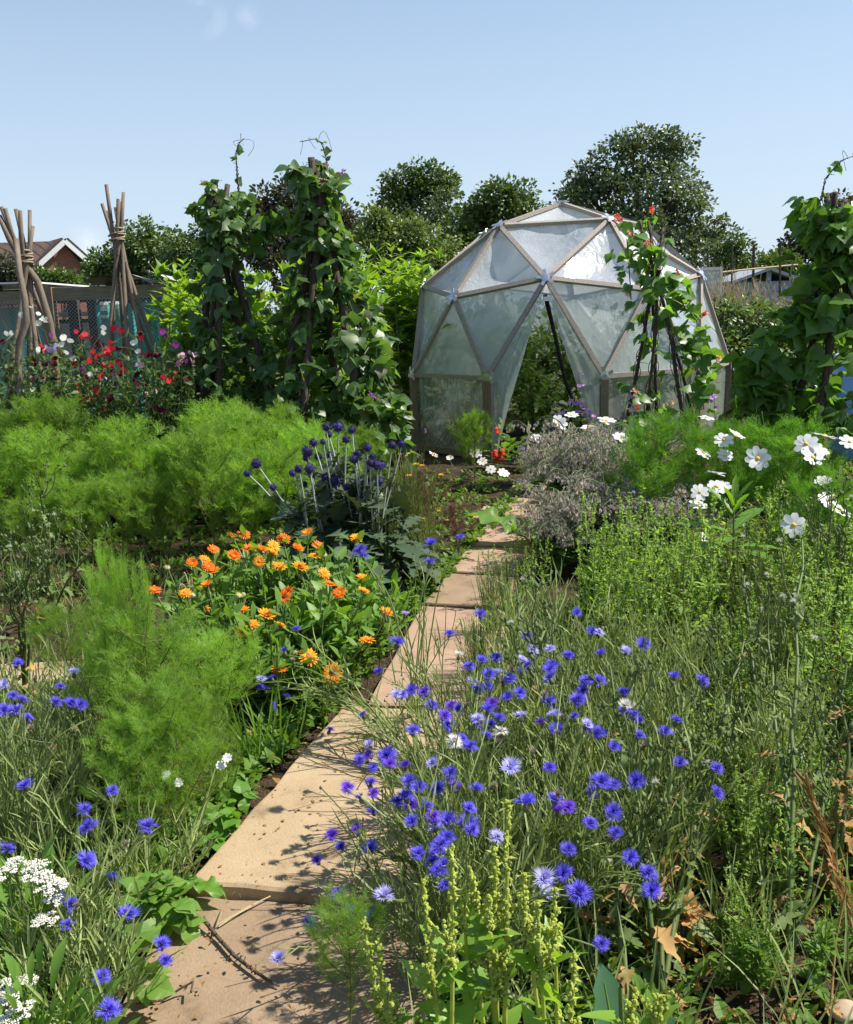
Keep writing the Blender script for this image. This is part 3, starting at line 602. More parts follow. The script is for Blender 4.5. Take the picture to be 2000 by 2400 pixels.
# ------------------------------------------------------------------ house behind the left tripods
HY = 45.0
brick, n, l, p, o = newmat('brick'); tc = n.new("ShaderNodeTexCoord"); bt = n.new("ShaderNodeTexBrick"); mp = n.new("ShaderNodeMapping"); mp.inputs["Rotation"].default_value = (R(90), 0, 0)
bt.inputs["Scale"].default_value = 4; bt.inputs["Color1"].default_value = (.30, .095, .05, 1); bt.inputs["Color2"].default_value = (.22, .07, .045, 1); bt.inputs["Mortar"].default_value = (.33, .27, .22, 1); bt.inputs["Mortar Size"].default_value = .012
l.new(tc.outputs["Object"], mp.inputs[0]); l.new(mp.outputs[0], bt.inputs[0]); l.new(bt.outputs[0], p.inputs["Base Color"]); p.inputs["Roughness"].default_value = .9
tilem, n, l, p, o = newmat('roof_tiles'); tc = n.new("ShaderNodeTexCoord"); bt = n.new("ShaderNodeTexBrick"); bt.inputs["Scale"].default_value = 5; bt.inputs["Color1"].default_value = (.115, .072, .055, 1); bt.inputs["Color2"].default_value = (.08, .055, .045, 1); bt.inputs["Mortar"].default_value = (.03, .022, .02, 1); bt.inputs["Mortar Size"].default_value = .03
mp = n.new("ShaderNodeMapping"); mp.inputs["Rotation"].default_value = (R(50), 0, 0); l.new(tc.outputs["Object"], mp.inputs[0]); l.new(mp.outputs[0], bt.inputs[0]); l.new(bt.outputs[0], p.inputs["Base Color"]); p.inputs["Roughness"].default_value = .9
M['render_wall'] = flatmat('cream_render', (.62, .58, .50), (.68, .64, .56), .9, 6); M['whitepaint'] = flatmat('white_paint', (.72, .73, .74), (.80, .80, .80), .5, 4)
M['glass'] = flatmat('window_glass', (.03, .035, .04), (.06, .07, .08), .08, 2, spec=.6)
hp = lambda px, py, dy=0: at(px, py, HY + dy)
house = thing('bungalow', 'brick bungalow with brown tiled roof and white bargeboards behind the left hazel tripod', 'house', tuple(hp(150, 720) * (1, 1, 0)))
HO = np.array(house.location)
apx, gl, gr = hp(148, 566), hp(102, 622), hp(229, 648)      # gable apex and eaves, gable turned a little to the right
gl = apx + (-1.5, -.95, -1.5); gr = apx + (1.62, 1.05, -1.85)
def poly_prism(pts, thick, name, mat, parent, O, nrm_=None):
    p = np.array(pts) - O; nn = nrm(np.cross(p[1] - p[0], p[2] - p[0])) if nrm_ is None else np.array(nrm_); m = len(p); mb = MB()
    mb.V.append(np.concatenate([p, p + nn * thick])); mb.n = 2 * m; F = mb.F
    for q in range(1, m - 1): F.append((np.array([(0, q, q + 1)]), np.array([0]))); F.append((np.array([(m, m + q + 1, m + q)]), np.array([0])))
    for q in range(m): F.append((np.array([(q, (q + 1) % m, m + (q + 1) % m, m + q)]), np.array([0])))
    return mb.build(name, M[mat] if isinstance(mat, str) else mat, parent)
back = np.array((-1.15, 1.6, 0)) * 4
wl_, wr_ = gl + (.12, 0, .05), gr + (-.18, 0, .12); z0 = np.array((1, 1, 0))
split = wl_ * .22 + wr_ * .78; sp_top = gr + (apx - gr) * .28
poly_prism([wl_ * z0, split * z0, split * z0 + (0, 0, sp_top[2] - .05), apx - (0, 0, .08), wl_], .2, 'wall', brick, house, HO, nrm(back))
poly_prism([split * z0, wr_ * z0, wr_, split * z0 + (0, 0, sp_top[2] - .05)], .2, 'wall', 'render_wall', house, HO, nrm(back))
for e in (gl, gr):
    d = nrm(e - apx); L = np.linalg.norm(e - apx) * 1.07; c = apx + d * L / 2 - nrm(back) * .3 - HO
    mb = MB(); x_ = nrm(np.cross(d, nrm(back))); mb.box(c, (d, nrm(back), x_), (L / 2, .03, .11)); mb.build('bargeboard', M['whitepaint'], house)
    up_ = x_ if x_[2] > 0 else -x_
    poly_prism([apx - nrm(back) * .34 + up_ * .12, apx + d * L - nrm(back) * .34 + up_ * .12, apx + d * L + back + up_ * .12, apx + back + up_ * .12], .08, 'roof', tilem, house, HO, up_)
# main wing running left
rl = apx + (-9, -1.2, -.05); e1 = apx + (-1.4, -2.4, -2.0); e2 = rl + (0, -2.4, -2.0)
poly_prism([apx + (-.3, .6, 0), rl + (0, .6, 0), e2, e1], .1, 'roof', tilem, house, HO, (0, -.6, .8))
poly_prism([e1 * z0 + (0, .3, 0), e2 * z0 + (0, .3, 0), e2 + (0, .3, -.02), e1 + (0, .3, -.02)], .2, 'wall', brick, house, HO, (0, 1, 0))
wdw = MB(); wc = hp(183, 659) - HO; wc[1] = (split[1] - HO[1]) - .28; wdw.box(wc, np.eye(3), (.42, .06, .32)); wf = wdw.build('window', M['whitepaint'], house)
wdw = MB(); wdw.box(wc + (-.18, -.065, 0), np.eye(3), (.16, .012, .22)); wdw.build('pane', M['glass'], wf); wdw = MB(); wdw.box(wc + (.19, -.065, 0), np.eye(3), (.16, .012, .22)); wdw.build('pane', M['glass'], wf)
ant = MB(); a0 = hp(222, 640) - HO; a1 = hp(220, 585) - HO; ant.tube([a0, a1], .025, 5)
for q in range(5): c_ = a1 + (-.28 + .12 * q, 0, -.05 * q); ant.tube([c_ + (0, 0, -.16), c_ + (0, 0, .16)], .012, 4)
ant.tube([a1 + (-.35, 0, .03), a1 + (.35, 0, -.22)], .014, 4); ant.build('aerial', M['metal'], house)
# ------------------------------------------------------------------ fruit cage on the left
M['felt'] = flatmat('roof_felt', (.40, .38, .33), (.56, .53, .46), .85, 5, .3)
M['darkwood'] = flatmat('dark_timber', (.045, .038, .03), (.09, .075, .06), .9, 10, .3, (5, 5, .6))
def netmat(name, col, dens, scale):
    m, n, l, p, o = newmat(name); tc = n.new("ShaderNodeTexCoord"); mp = n.new("ShaderNodeMapping"); mp.inputs["Rotation"].default_value = (0, R(45), 0); l.new(tc.outputs["Object"], mp.inputs[0])
    fac = None
    for ax in ('X', 'Z'):
        wv = n.new("ShaderNodeTexWave"); wv.wave_type = 'BANDS'; wv.bands_direction = ax; wv.inputs["Scale"].default_value = scale; l.new(mp.outputs[0], wv.inputs[0])
        g = n.new("ShaderNodeMath"); g.operation = 'GREATER_THAN'; g.inputs[1].default_value = dens; l.new(wv.outputs["Fac"], g.inputs[0])
        if fac is None: fac = g
        else:
            mx_ = n.new("ShaderNodeMath"); mx_.operation = 'MAXIMUM'; l.new(fac.outputs[0], mx_.inputs[0]); l.new(g.outputs[0], mx_.inputs[1]); fac = mx_
    tp = n.new("ShaderNodeBsdfTransparent"); ms = n.new("ShaderNodeMixShader"); l.new(fac.outputs[0], ms.inputs[0]); l.new(tp.outputs[0], ms.inputs[1]); l.new(p.outputs[0], ms.inputs[2]); l.new(ms.outputs[0], o.inputs[0])
    p.inputs["Base Color"].default_value = rgba(col); p.inputs["Roughness"].default_value = .6
    return m
M['wire'] = netmat('wire_mesh', (.34, .34, .32), .962, 12)
M['teal'] = netmat('teal_net', (.05, .45, .38), .35, 30)
M['teal_solid'] = leafmat('teal_cloth', (.04, .42, .35), (.06, .5, .42), .45, .6, .3, (1, 1, 1), .05)
CY = 9.6
cage = thing('fruit_cage', 'timber framed fruit cage with wire mesh and teal netting at the left edge', 'fruit cage', tuple(at(120, 900, CY) * z0)); CO = np.array(cage.location)
cp = lambda px, py, dy=0.0: at(px, py, CY + dy) - CO
def beam(a, b, w, h, name, mat):
    a, b = np.array(a), np.array(b); d = nrm(b - a); s = nrm(np.cross(d, (0, 0, 1.0))) if abs(d[2]) < .9 else np.array((1.0, 0, 0)); u = np.cross(s, d); mb = MB()
    mb.box((a + b) / 2, (s, d, u), (w, np.linalg.norm(b - a) / 2, h)); return mb.build(name, M[mat], cage)
zt = cp(120, 690)[2]
def gp(px, dy=0.0, z=0.0): q = cp(px, 690, dy); q[2] = z; return q
beam(gp(126, 0, zt), gp(560, 0, zt), .04, .062, 'beam', 'beam'); beam(gp(-260, 0, zt - .02), gp(96, 0, zt - .02), .04, .062, 'beam', 'beam')
for px, dy, w in ((111, -.01, .062), (470, .02, .05), (-110, 0, .05)): beam(gp(px, dy, -.05), gp(px, dy, zt + (.07 if px == 111 else -.065)), w, .06, 'post', 'post' if px == 111 else 'darkwood')
for px, dy in ((170, 1.1), (216, 1.15), (300, 1.6), (375, 1.2), (60, 1.3), (-40, 1.4)): beam(gp(px, dy, -.05), gp(px, dy, zt - .02), .055, .05, 'back_post', 'darkwood')
beam(gp(-260, 1.3, zt), gp(560, 1.3, zt), .04, .06, 'back_beam', 'darkwood')
for px in (-160, 0, 111, 260, 420): beam(gp(px, .05, zt + .075), gp(px, 1.4, zt + .075), .03, .02, 'rafter', 'darkwood')
mb = MB(); mb.box((gp(-260, .72, zt + .12) + gp(150, .72, zt + .12)) / 2, np.eye(3), (.93, .8, .008)); mb.build('roof_panel', M['whitepaint'], cage)
for a, b, k in ((205, 300, 0), (292, 365, 1), (345, 450, 2)):   # curled felt sheets
    V = []; nx_ = 12
    for j in range(5):
        for i in range(nx_ + 1):
            u = i / nx_; q = gp(a, 0, 0) * (1 - u) + gp(b, 0, 0) * u; V.append((q[0], q[1] - .12 + .13 * j, zt + .11 + .045 * math.sin(3.1 * u + k) * (1 - j / 5) + .03 * k * (1 - u)))
    i = (np.arange(4)[:, None] * (nx_ + 1) + np.arange(nx_)[None]).ravel(); mb = MB(); mb.add(V, np.stack([i, i + 1, i + nx_ + 2, i + nx_ + 1], -1)); v2 = np.array(V) - (0, 0, .012); mb.add(v2, np.stack([i, i + nx_ + 1, i + nx_ + 2, i + 1], -1))
    mb.build('felt_sheet', M['felt'], cage, True)
def plane(a, b, zlo, zhi, name, mat, fold=0.0, par=None, nx_=40):
    V = []; f = rng.uniform(0, 6)
    for j in range(7):
        for i in range(nx_ + 1):
            u, v = i / nx_, j / 6; q = np.array(a) * (1 - u) + np.array(b) * u; V.append((q[0], q[1] + fold * (math.sin(21 * u + f + v) + .5 * math.sin(47 * u + f)), zlo * (1 - v) + zhi * v))
    i = (np.arange(6)[:, None] * (nx_ + 1) + np.arange(nx_)[None]).ravel(); mb = MB(); mb.add(V, np.stack([i, i + 1, i + nx_ + 2, i + nx_ + 1], -1)); return mb.build(name, M[mat], par or cage, True)
plane(gp(118, -.05), gp(560, -.05), .0, zt - .05, 'wire_panel', 'wire', 0, None, 2); plane(gp(-260, -.05), gp(105, -.05), .0, zt - .06, 'wire_panel', 'wire', 0, None, 2)
plane(gp(222, .9), gp(312, .9), .1, zt - .10, 'teal_net', 'teal', .02); plane(gp(-260, .5), gp(96, .55), .2, zt - .10, 'teal_net', 'teal', .025)
plane(gp(395, .7), gp(520, .8), .0, zt - .1, 'teal_net', 'teal', .02)
plane(gp(318, .35), gp(372, .35), .05, zt - .1, 'teal_curtain', 'teal_solid', .03); plane(gp(240, .3), gp(360, .25), .0, .5, 'teal_curtain', 'teal_solid', .05)
hut = thing('white_hutch', 'white weatherboarded hutch seen through the wire of the fruit cage', 'hutch', tuple(gp(190, 1.9) + CO)); HU = np.array(hut.location)
for k in range(9):
    mb = MB(); mb.box((0, 0, .30 + .135 * k), (nrm(np.array((1, 0, 0))), nrm(np.array((0, 1, .16))), nrm(np.array((0, -.16, 1)))), (.62, .012, .075)); mb.build('weatherboard', M['whitepaint'], hut)
mb = MB(); mb.box((0, .5, .75), np.eye(3), (.6, .45, .75)); mb.build('body', M['darkwood'], hut)
mb = MB(); mb.box((0, .35, 1.56), np.eye(3), (.72, .6, .02)); mb.build('roof', M['felt'], hut)
# ------------------------------------------------------------------ far right: shed, frame, canes, dry grass, bramble, barrel
M['shedblue'] = flatmat('blue_grey_boards', (.23, .27, .33), (.30, .34, .40), .7, 4, .1, (1, 1, 6))
M['shedroof'] = flatmat('shed_roof_felt', (.30, .33, .38), (.38, .41, .46), .7, 6)
SY = 21.0; shed = thing('blue_shed', 'small blue grey boarded shed with pitched roof beyond the dry grass', 'shed', tuple(at(1800, 700, SY) * z0)); SO = np.array(shed.location)
ap = at(1802, 633, SY) - SO; el_, er_ = at(1722, 662, SY) - SO, at(1882, 662, SY) - SO; zz = np.array((1, 1, 0))
for k in range(9):
    zb = ap[2] * (k) / 9; zm = ap[2] * (k + 1) / 9; half = .68 if zm < el_[2] else max(.05, .68 * (ap[2] - zm) / (ap[2] - el_[2]) * 1.0)
    mb = MB(); mb.box((0, .02 * (k % 2), (zb + zm) / 2), np.eye(3), (half, .02, ap[2] / 18 - .004)); mb.build('weatherboard', M['shedblue'], shed)
mb = MB(); mb.box((0, .9, el_[2] / 2 - .03), np.eye(3), (.66, .85, el_[2] / 2)); mb.build('body', M['shedblue'], shed)
for e in (el_, er_):
    d = nrm(e - ap); mb = MB(); L = np.linalg.norm(e - ap) * 1.12; x_ = nrm(np.cross(d, (0, 1.0, 0))); mb.box(ap + d * L / 2 + (0, .85, .03), (d, (0, 1, 0), x_), (L / 2, 1.0, .03)); mb.build('roof', M['shedroof'], shed)
pane = thing('cold_frame', 'white framed glass panel standing just right of the dome', 'frame', tuple(at(1660, 760, 15) * z0)); PO = np.array(pane.location)
zc = at(1655, 655, 15)[2]
mb = MB(); mb.box((0, 0, zc - .18), np.eye(3), (.17, .012, .32)); mb.build('panel', M['film_mid'], pane)
for dx, dz, hx, hz in ((-.18, -.18, .02, .36), (.18, -.18, .02, .36), (0, .16, .16, .02)):
    mb = MB(); mb.box((dx, 0, zc + dz), np.eye(3), (hx, .025, hz)); mb.build('frame_bar', M['whitepaint'], pane)
for dx in (-.18, .18): mb = MB(); mb.box((dx, 0, (zc - .54) / 2), np.eye(3), (.025, .025, (zc - .54) / 2)); mb.build('leg', M['darkwood'], pane)
for px, pt, w in ((1660, 595, 'nearest the dome of the five'), (1717, 565, 'standing before the sapling'), (1763, 575, 'slanted one of the close pair'), (1766, 575, 'upright one of the close pair'), (1830, 570, 'nearest the right bean wigwam')):
    Yc = 16 + (px % 3); t = thing('garden_cane', f'thin dark garden cane beyond the dry grass, {w}', 'cane', tuple(at(px, 800, Yc) * z0), 'canes beyond the dry grass'); O = np.array(t.location)
    mb = MB(); top_ = at(px + (6 if px == 1763 else 0), pt, Yc) - O; mb.tube([(0, 0, -.1), top_ * .5, top_], .018, 5, 0, True); mb.build('shaft', M['old_pole'], t)
t = thing('cane_rail', 'long pale horizontal cane tied between the uprights right of the dome', 'cane', tuple(at(1630, 645, 16))); O = np.array(t.location)
mb = MB(); mb.tube([(0, 0, 0), at(1745, 632, 16.4) - O, at(1870, 620, 16.8) - O], .016, 5, 0, True); mb.build('shaft', M['straw'], t)
mb = MB()
for q in range(300):
    px = rng.uniform(1650, 1880); Yg = rng.uniform(12.8, 15.0); b0 = at(px, 760, Yg) * z0; h = rng.uniform(1.3, 1.95) if px < 1760 else rng.uniform(1.1, 1.75)
    ln = np.array((rng.normal(-.12, .16), rng.normal(0, .1), 0)) * h; pl = bez(b0, b0 + ln + (0, 0, h), b0 + (0, 0, h * .6), 6); mb.tube(pl, np.linspace(.006, .003, 6), 3)
    k_ = 14; tt = rng.uniform(.74, 1, k_); add_leaves(mb, T_NARROW, along(pl, tt), nrm(np.array((0, 0, 1.0)) + rng.normal(0, .35, (k_, 3))), rdir(k_), .09)
tag(mb.build('dry_grass', M['straw'], None), 'pale dry seeding grass right of the dome', 'grass', kind='stuff')
def leafmound(name, label, cat, Y, blobs, mat, T, leaf, n, stem=True):
    b0 = at(blobs[0][0], 900, Y) * z0; t = thing(name, label, cat, tuple(b0)); mbl, mbs = MB(), MB()
    tot = sum(r * r for _, _, r, _ in blobs)
    for px, py, r, dy in blobs:
        rr = r * (Y + dy) / FPX; c = at(px, py, Y + dy) - b0; m = int(n * r * r / tot); d = rdir(m, -.4); pos = c + d * rr * rng.uniform(.55, 1.08, (m, 1)); pos[:, 2] = np.maximum(pos[:, 2], .05)
        add_leaves(mbl, T, pos, nrm(d + (0, 0, -.3) + rng.normal(0, .5, (m, 3))), nrm(d * .6 + (0, 0, .9)), leaf * rng.uniform(.6, 1.2, m))
        for q in range(14 if stem else 0): e = c + rdir(1, 0)[0] * rr; mbs.tube(bez((c[0] + rng.normal(0, .2), c[1], 0), e, (c + e) / 2 + (0, 0, .3), 6), .008, 4)
    mbl.build('leaves', M[mat], t)
    if stem: mbs.build('stem', M['vine'], t)
    return t
leafmound('bramble', 'tangled bramble bank to the right of the dome, under the dry grass', 'bramble', 12.6,
          [(1700, 760, 60, 0), (1760, 770, 70, .2), (1700, 850, 80, -.2), (1790, 850, 90, 0), (1860, 790, 70, .4), (1900, 870, 90, .2), (1950, 800, 80, .5), (2010, 860, 90, .3), (1740, 930, 80, -.1), (1840, 940, 90, 0)], 'bramble', T_OVAL, .085, 9000)
leafmound('bramble', 'paler weedy bank behind the right bean wigwam at the right edge', 'bramble', 14.5, [(1880, 760, 70, 0), (1950, 745, 60, .2), (2010, 755, 60, 0)], 'fine', T_LANCE, .08, 2600)
barrel = thing('water_barrel', 'light blue plastic barrel at the right edge behind the bean leaves', 'barrel', tuple(at(2020, 1000, 8.6) * z0))
M['barrel'] = flatmat('blue_plastic', (.22, .42, .72), (.26, .46, .75), .4, 3, spec=.5)
mb = MB(); lathe(mb, [(.0, 0), (.26, 0), (.28, .03), (.29, .25), (.30, .27), (.29, .29), (.29, .58), (.30, .60), (.29, .62), (.27, .85), (.24, .9), (0, .9)], 28); mb.build('body', M['barrel'], barrel, True)
mb = MB(); lathe(mb, [(.25, .885), (.262, .89), (.262, .93), (.24, .945), (0, .945)], 28); mb.build('lid', M['whitepaint'], barrel, True)
# ------------------------------------------------------------------ pole tripods
def wigwam(name, label, base, rad, ztie, top, n, r, mat, group, ph=0.0, crook=.03, tie_px=None, lean=(0, 0)):
    t = thing(name, label, 'pole tripod', tuple(base), group); polys = []
    for i in range(n):
        a = ph + 2 * math.pi * i / n + rng.normal(0, .12); rr = rad * rng.uniform(.85, 1.15)
        f = np.array((rr * math.cos(a), rr * math.sin(a), -.1)); c = np.array((.035 * math.cos(a + 2.2) + lean[0], .035 * math.sin(a + 2.2) + lean[1], ztie)); tp = c + (c - f) / ztie * (top - ztie) * rng.uniform(.6, 1.25)
        s = np.linspace(0, 1, 12)[:, None]; pl = f + (tp - f) * s + (rng.normal(0, crook * (.8 if mat == 'hazel' else 1), (12, 3)) * np.array((1, 1, 0))).cumsum(0) * .45 * np.sin(math.pi * np.clip(s * 1.1, 0, 1))
        mb = MB(); mb.tube(pl, np.linspace(r * 1.15, r * .8, 12) * (1 + rng.normal(0, .06, 12)), 8, 0, True)
        for q in range(9):   # knots and snags
            k = rng.integers(1, 10); d = nrm(np.append(rng.normal(0, 1, 2), .4)); mb.tube([pl[k], pl[k] + d * r * 1.5, pl[k] + d * r * 1.75], [r * .5, r * .35, .001], 5)
        mb.build('pole', M[mat], t, True); polys.append(pl + np.asarray(base))
    mb = MB(); th = np.linspace(0, 2 * math.pi * 5, 70); rt = .026 + r * 1.5
    mb.tube(np.stack([lean[0] + rt * np.cos(th), lean[1] + rt * np.sin(th), ztie - .05 + .10 * th / th[-1] + .012 * np.sin(th * .5)], -1), .0065, 5)
    mb.build('binding', M['twine'], t, True)
    return t, polys
def gpt(px, Y): return at(px, 1000, Y) * (1, 1, 0)
wigwam('hazel_tripod', 'bare hazel tripod at the left edge, its longest pole leaning out left', gpt(105, 7.0), .48, at(62, 605, 7.0)[2], at(62, 510, 7)[2], 6, .018, 'hazel', 'bare hazel tripods over the sweet peas', .4, .035)
wigwam('hazel_tripod', 'bare hazel tripod with tall splayed tips, right one of the two', gpt(340, 7.3), .44, at(282, 552, 7.3)[2], at(282, 462, 7.3)[2], 7, .016, 'hazel', 'bare hazel tripods over the sweet peas', .1, .03, None, (-.07, 0))
t = thing('hazel_pole', 'long hazel pole leaning out to the upper left through the leftmost tripod', 'pole', tuple(gpt(150, 7.0))); O = np.array(t.location); mb = MB()
mb.tube([(0, 0, -.1), at(118, 760, 7.0) - O, at(88, 660, 7.0) - O, at(45, 600, 7.0) - O, at(22, 560, 7.0) - O, at(-2, 505, 7.0) - O], [.027, .026, .025, .023, .021, .018], 8, 0, True); mb.build('shaft', M['hazel'], t, True)
mb = MB(); t = thing('hazel_pole', 'crooked pale hazel stick standing in front of the leftmost tripod', 'pole', tuple(gpt(42, 6.7)))
O = np.array(t.location); mb.tube([(0, 0, -.1), at(42, 860, 6.7) - O, at(45, 800, 6.7) - O, at(62, 755, 6.7) - O, at(58, 700, 6.72) - O, at(46, 640, 6.78) - O, at(38, 560, 6.85) - O], [.024, .024, .023, .024, .023, .021, .018], 8, 0, True); mb.build('shaft', M['hazel'], t, True)
# ------------------------------------------------------------------ climbing beans
def raceme(mat, n=9, L=.11):
    mb = MB(); mb.tube([(0, 0, 0), (.01, 0, L * .6), (0, .01, L)], [.003, .002, .001], 3, 1)
    for i in range(n):
        a = rng.uniform(0, 6.28); z = L * (.3 + .7 * i / n); d = np.array((math.cos(a), math.sin(a), -.1)); add_leaves(mb, [leaf_t([.2, .5, .55, .2], .3, .35)], [(0, 0, z) + d * .008] * 2, [nrm(d), nrm(d + (0, 0, .9))], (0, 0, 1.0), .024 * rng.uniform(.7, 1.1))
    return mb.mesh('flower_spray', [M[mat], M['vine']])
ME_RAC = {k: [raceme(k, n) for n in (7, 11)] for k in ('bean_red', 'bean_salmon', 'mallow')}
def trifoliate(mb, pos, out_, size, mat=0, droop=.5):
    """three heart leaflets on a short stalk, hung out from pos along out_"""
    N = len(pos); out_ = nrm(out_); up = np.array((0, 0, 1.0)); side = nrm(np.cross(out_, up) + 1e-6)
    for k, (sx, fy) in enumerate(((0, 1.0), (-.75, .25), (.75, .25))):
        d = nrm(out_ * (fy + .15) + side * sx + (0, 0, -droop) + rng.normal(0, .33, (N, 3))); p = pos + out_ * size[:, None] * .25
        add_leaves(mb, T_HEART, p, d, nrm(out_ * .55 + (0, 0, .75) + rng.normal(0, .45, (N, 3))), size * rng.uniform(.75, 1.1, N), mat)
def bean_plant(label, base, polys, n, size, mat, fl, nfl, group, tmin=.04, extra=None, spread=.16, tips=(), tmax=1.0, bias=1.0, bright=0.0):
    t = thing('bean_plant', label, 'bean plant', tuple(base), group); b0 = np.asarray(base); ml, ms = MB(), MB(); cen = np.mean([p[:, :2] for p in polys], axis=(0, 1))
    P, Od = [], []
    for pl in polys:
        th = np.linspace(0, 1, 60); q = along(pl, th * tmax); ph = rng.uniform(0, 6)
        ms.tube(q - b0 + .03 * np.stack([np.cos(th * 42 + ph), np.sin(th * 42 + ph), 0 * th], -1), .004, 4)
        ms.tube(q - b0 + .034 * np.stack([np.cos(th * 30 + ph + 2), np.sin(th * 30 + ph + 2), 0 * th], -1), .0035, 4)
        m = n // len(polys); tt = tmin + (tmax - tmin) * rng.uniform(0, 1, m) ** bias; c = along(pl, tt); o_ = np.concatenate([c[:, :2] - cen, np.zeros((m, 1))], 1); o_ = nrm(nrm(o_) * .7 + np.concatenate([rng.normal(0, 1, (m, 2)), rng.normal(.1, .25, (m, 1))], 1))
        P.append(c + o_ * rng.uniform(.02, spread, (m, 1))); Od.append(o_)
    for a, b, sag, m in (extra or ()):     # swags of vine between two tops
        c = bez(a, b, (np.asarray(a) + b) / 2 + (0, 0, sag), 16); ms.tube(c - b0, .005, 4); tt = rng.uniform(0, 1, m); P.append(along(c, tt) + rng.normal(0, .07, (m, 3))); Od.append(rdir(m, -.3))
    P = np.concatenate(P); Od = np.concatenate(Od)
    for i in range(0, len(P), 3): ms.tube([P[i] - b0 - Od[i] * .1, P[i] - b0 - Od[i] * .03 + (0, 0, .02), P[i] - b0 + Od[i] * .02], .0022, 3)
    trifoliate(ml, P - b0, Od, size * rng.uniform(.6, 1.15, len(P)))
    for tip in tips:      # twining shoots waving above the poles
        c = np.asarray(tip) - b0; s = np.linspace(0, 1, 24); q = along(c, s) + .008 * np.stack([np.cos(s * 60), np.sin(s * 60), 0 * s], -1); ms.tube(q, np.linspace(.006, .002, 24), 4); ms.tube(along(c, s) - .008 * np.stack([np.cos(s * 60), np.sin(s * 60), 0 * s], -1), np.linspace(.004, .002, 24), 4)
        k = 7; tt = rng.uniform(.05, .75, k); add_leaves(ml, T_HEART, along(c, tt), rdir(k, -.4), rdir(k, 0), rng.uniform(.03, .075, k))
        for z in range(3): e = q[-1 - 4 * z]; ms.tube(bez(e, e + rng.normal(0, .06, 3) + (.03, 0, -.03), e + rng.normal(0, .05, 3) + (0, 0, .06), 6), .0018, 3)
    ml.build('leaves', M[mat], t, True); ms.build('vine', M['vine'], t)
    for q in range(nfl):
        i = rng.integers(0, len(P)); k = fl[rng.integers(0, len(fl))]; o = ob('flower_spray', ME_RAC[k][q % 2], t); o.location = P[i] - b0 + Od[i] * .05 + (0, 0, .01); d = nrm(Od[i] + (0, 0, .8)); o.rotation_mode = 'QUATERNION'; o.rotation_quaternion = Vector(d).to_track_quat('Z', 'Y'); o.scale = (.85,) * 3
    return t
gB = 'bean wigwams with climbing beans'
# left pair
b1 = gpt(552, 7.35); b2 = gpt(776, 7.2)
z1, z2 = at(525, 500, 7.35)[2], at(755, 440, 7.2)[2]
w1, p1 = wigwam('bean_wigwam', 'dark pole wigwam under bean leaves, left one of the pair beside the hazel tripods', b1, .60, z1, at(525, 445, 7.35)[2], 7, .026, 'old_pole', gB, .3, .02)
w2, p2 = wigwam('bean_wigwam', 'dark pole wigwam under bean leaves, taller right one of the pair', b2, .62, z2, at(755, 385, 7.2)[2], 7, .028, 'old_pole', gB, .8, .02)
bt1 = lambda *pp: [at(x, y, 7.3) for x, y in pp]
bean_plant('climbing bean with dark leaves on the left wigwam of the pair', b1, p1, 470, .114, 'bean', ['mallow'], 5, 'climbing beans on wigwams', .03,
           [(at(430, 800, 7.3), at(440, 1000, 7.2), 0, 40), (at(560, 900, 7.2), at(700, 960, 7.1), 0, 50)], .16, [bt1((560, 450), (556, 400), (553, 360), (560, 335), (572, 325)), bt1((515, 450), (500, 435), (475, 428))], .99, 1.3)
ex = [(at(560, 545, 7.3), at(700, 545, 7.3), .08, 26), (at(800, 660, 7.1), at(930, 950, 6.9), -.1, 22), (at(780, 940, 7.0), at(930, 990, 6.8), .0, 60), (at(860, 800, 7.1), at(880, 940, 6.9), 0, 30)]
bean_plant('climbing bean with dark leaves on the taller right wigwam of the pair', b2, p2, 520, .118, 'bean', ['mallow'], 6, 'climbing beans on wigwams', .03,
           ex, .16, [bt1((768, 400), (765, 370), (755, 335), (738, 325), (705, 332))], .99, 1.3)
# in front of the dome
b3 = gpt(1555, 7.9); z3 = at(1518, 625, 7.9)[2]
w3, p3 = wigwam('bean_wigwam', 'thin dark pole wigwam standing in front of the dome', b3, .40, z3, at(1518, 540, 7.9)[2], 5, .016, 'old_pole', gB, .2, .015, None, (-.09, 0))
ex = [(at(1640, 780, 7.8), at(1650, 960, 7.6), .05, 26), (at(1560, 700, 7.8), at(1640, 760, 7.7), .1, 10), (at(1480, 700, 7.8), at(1470, 560, 7.8), .0, 6)]
bean_plant('sparse red flowered runner bean on the wigwam in front of the dome', b3, p3, 88, .125, 'bean_bright', ['bean_red', 'bean_salmon', 'bean_salmon'], 26, 'climbing beans on wigwams', .05, ex, .16, [], 1.0)
# right edge
b4 = gpt(1965, 6.7); z4 = at(1935, 520, 6.7)[2]
w4, p4 = wigwam('bean_wigwam', 'dark pole wigwam buried in bean leaves at the right edge', b4, .56, z4, at(1935, 460, 6.7)[2], 7, .024, 'old_pole', gB, .5, .015, None, (-.09, 0))
br = lambda *pp: [at(x, y, 6.7) for x, y in pp]
ex = [(at(1790, 830, 6.6), at(1760, 980, 6.5), .05, 40), (at(1900, 700, 6.6), at(1800, 860, 6.6), .1, 26), (at(1960, 520, 6.6), at(2010, 640, 6.6), .1, 30), (at(1760, 960, 6.6), at(1990, 990, 6.5), .05, 40)]
bean_plant('runner bean with big leaves and salmon flowers covering the wigwam at the right edge', b4, p4, 260, .155, 'bean_bright', ['bean_salmon'], 26, 'climbing beans on wigwams', .03, ex, .2,
           [br((1925, 470), (1935, 420), (1950, 400), (1975, 375), (2010, 362))], 1.0)
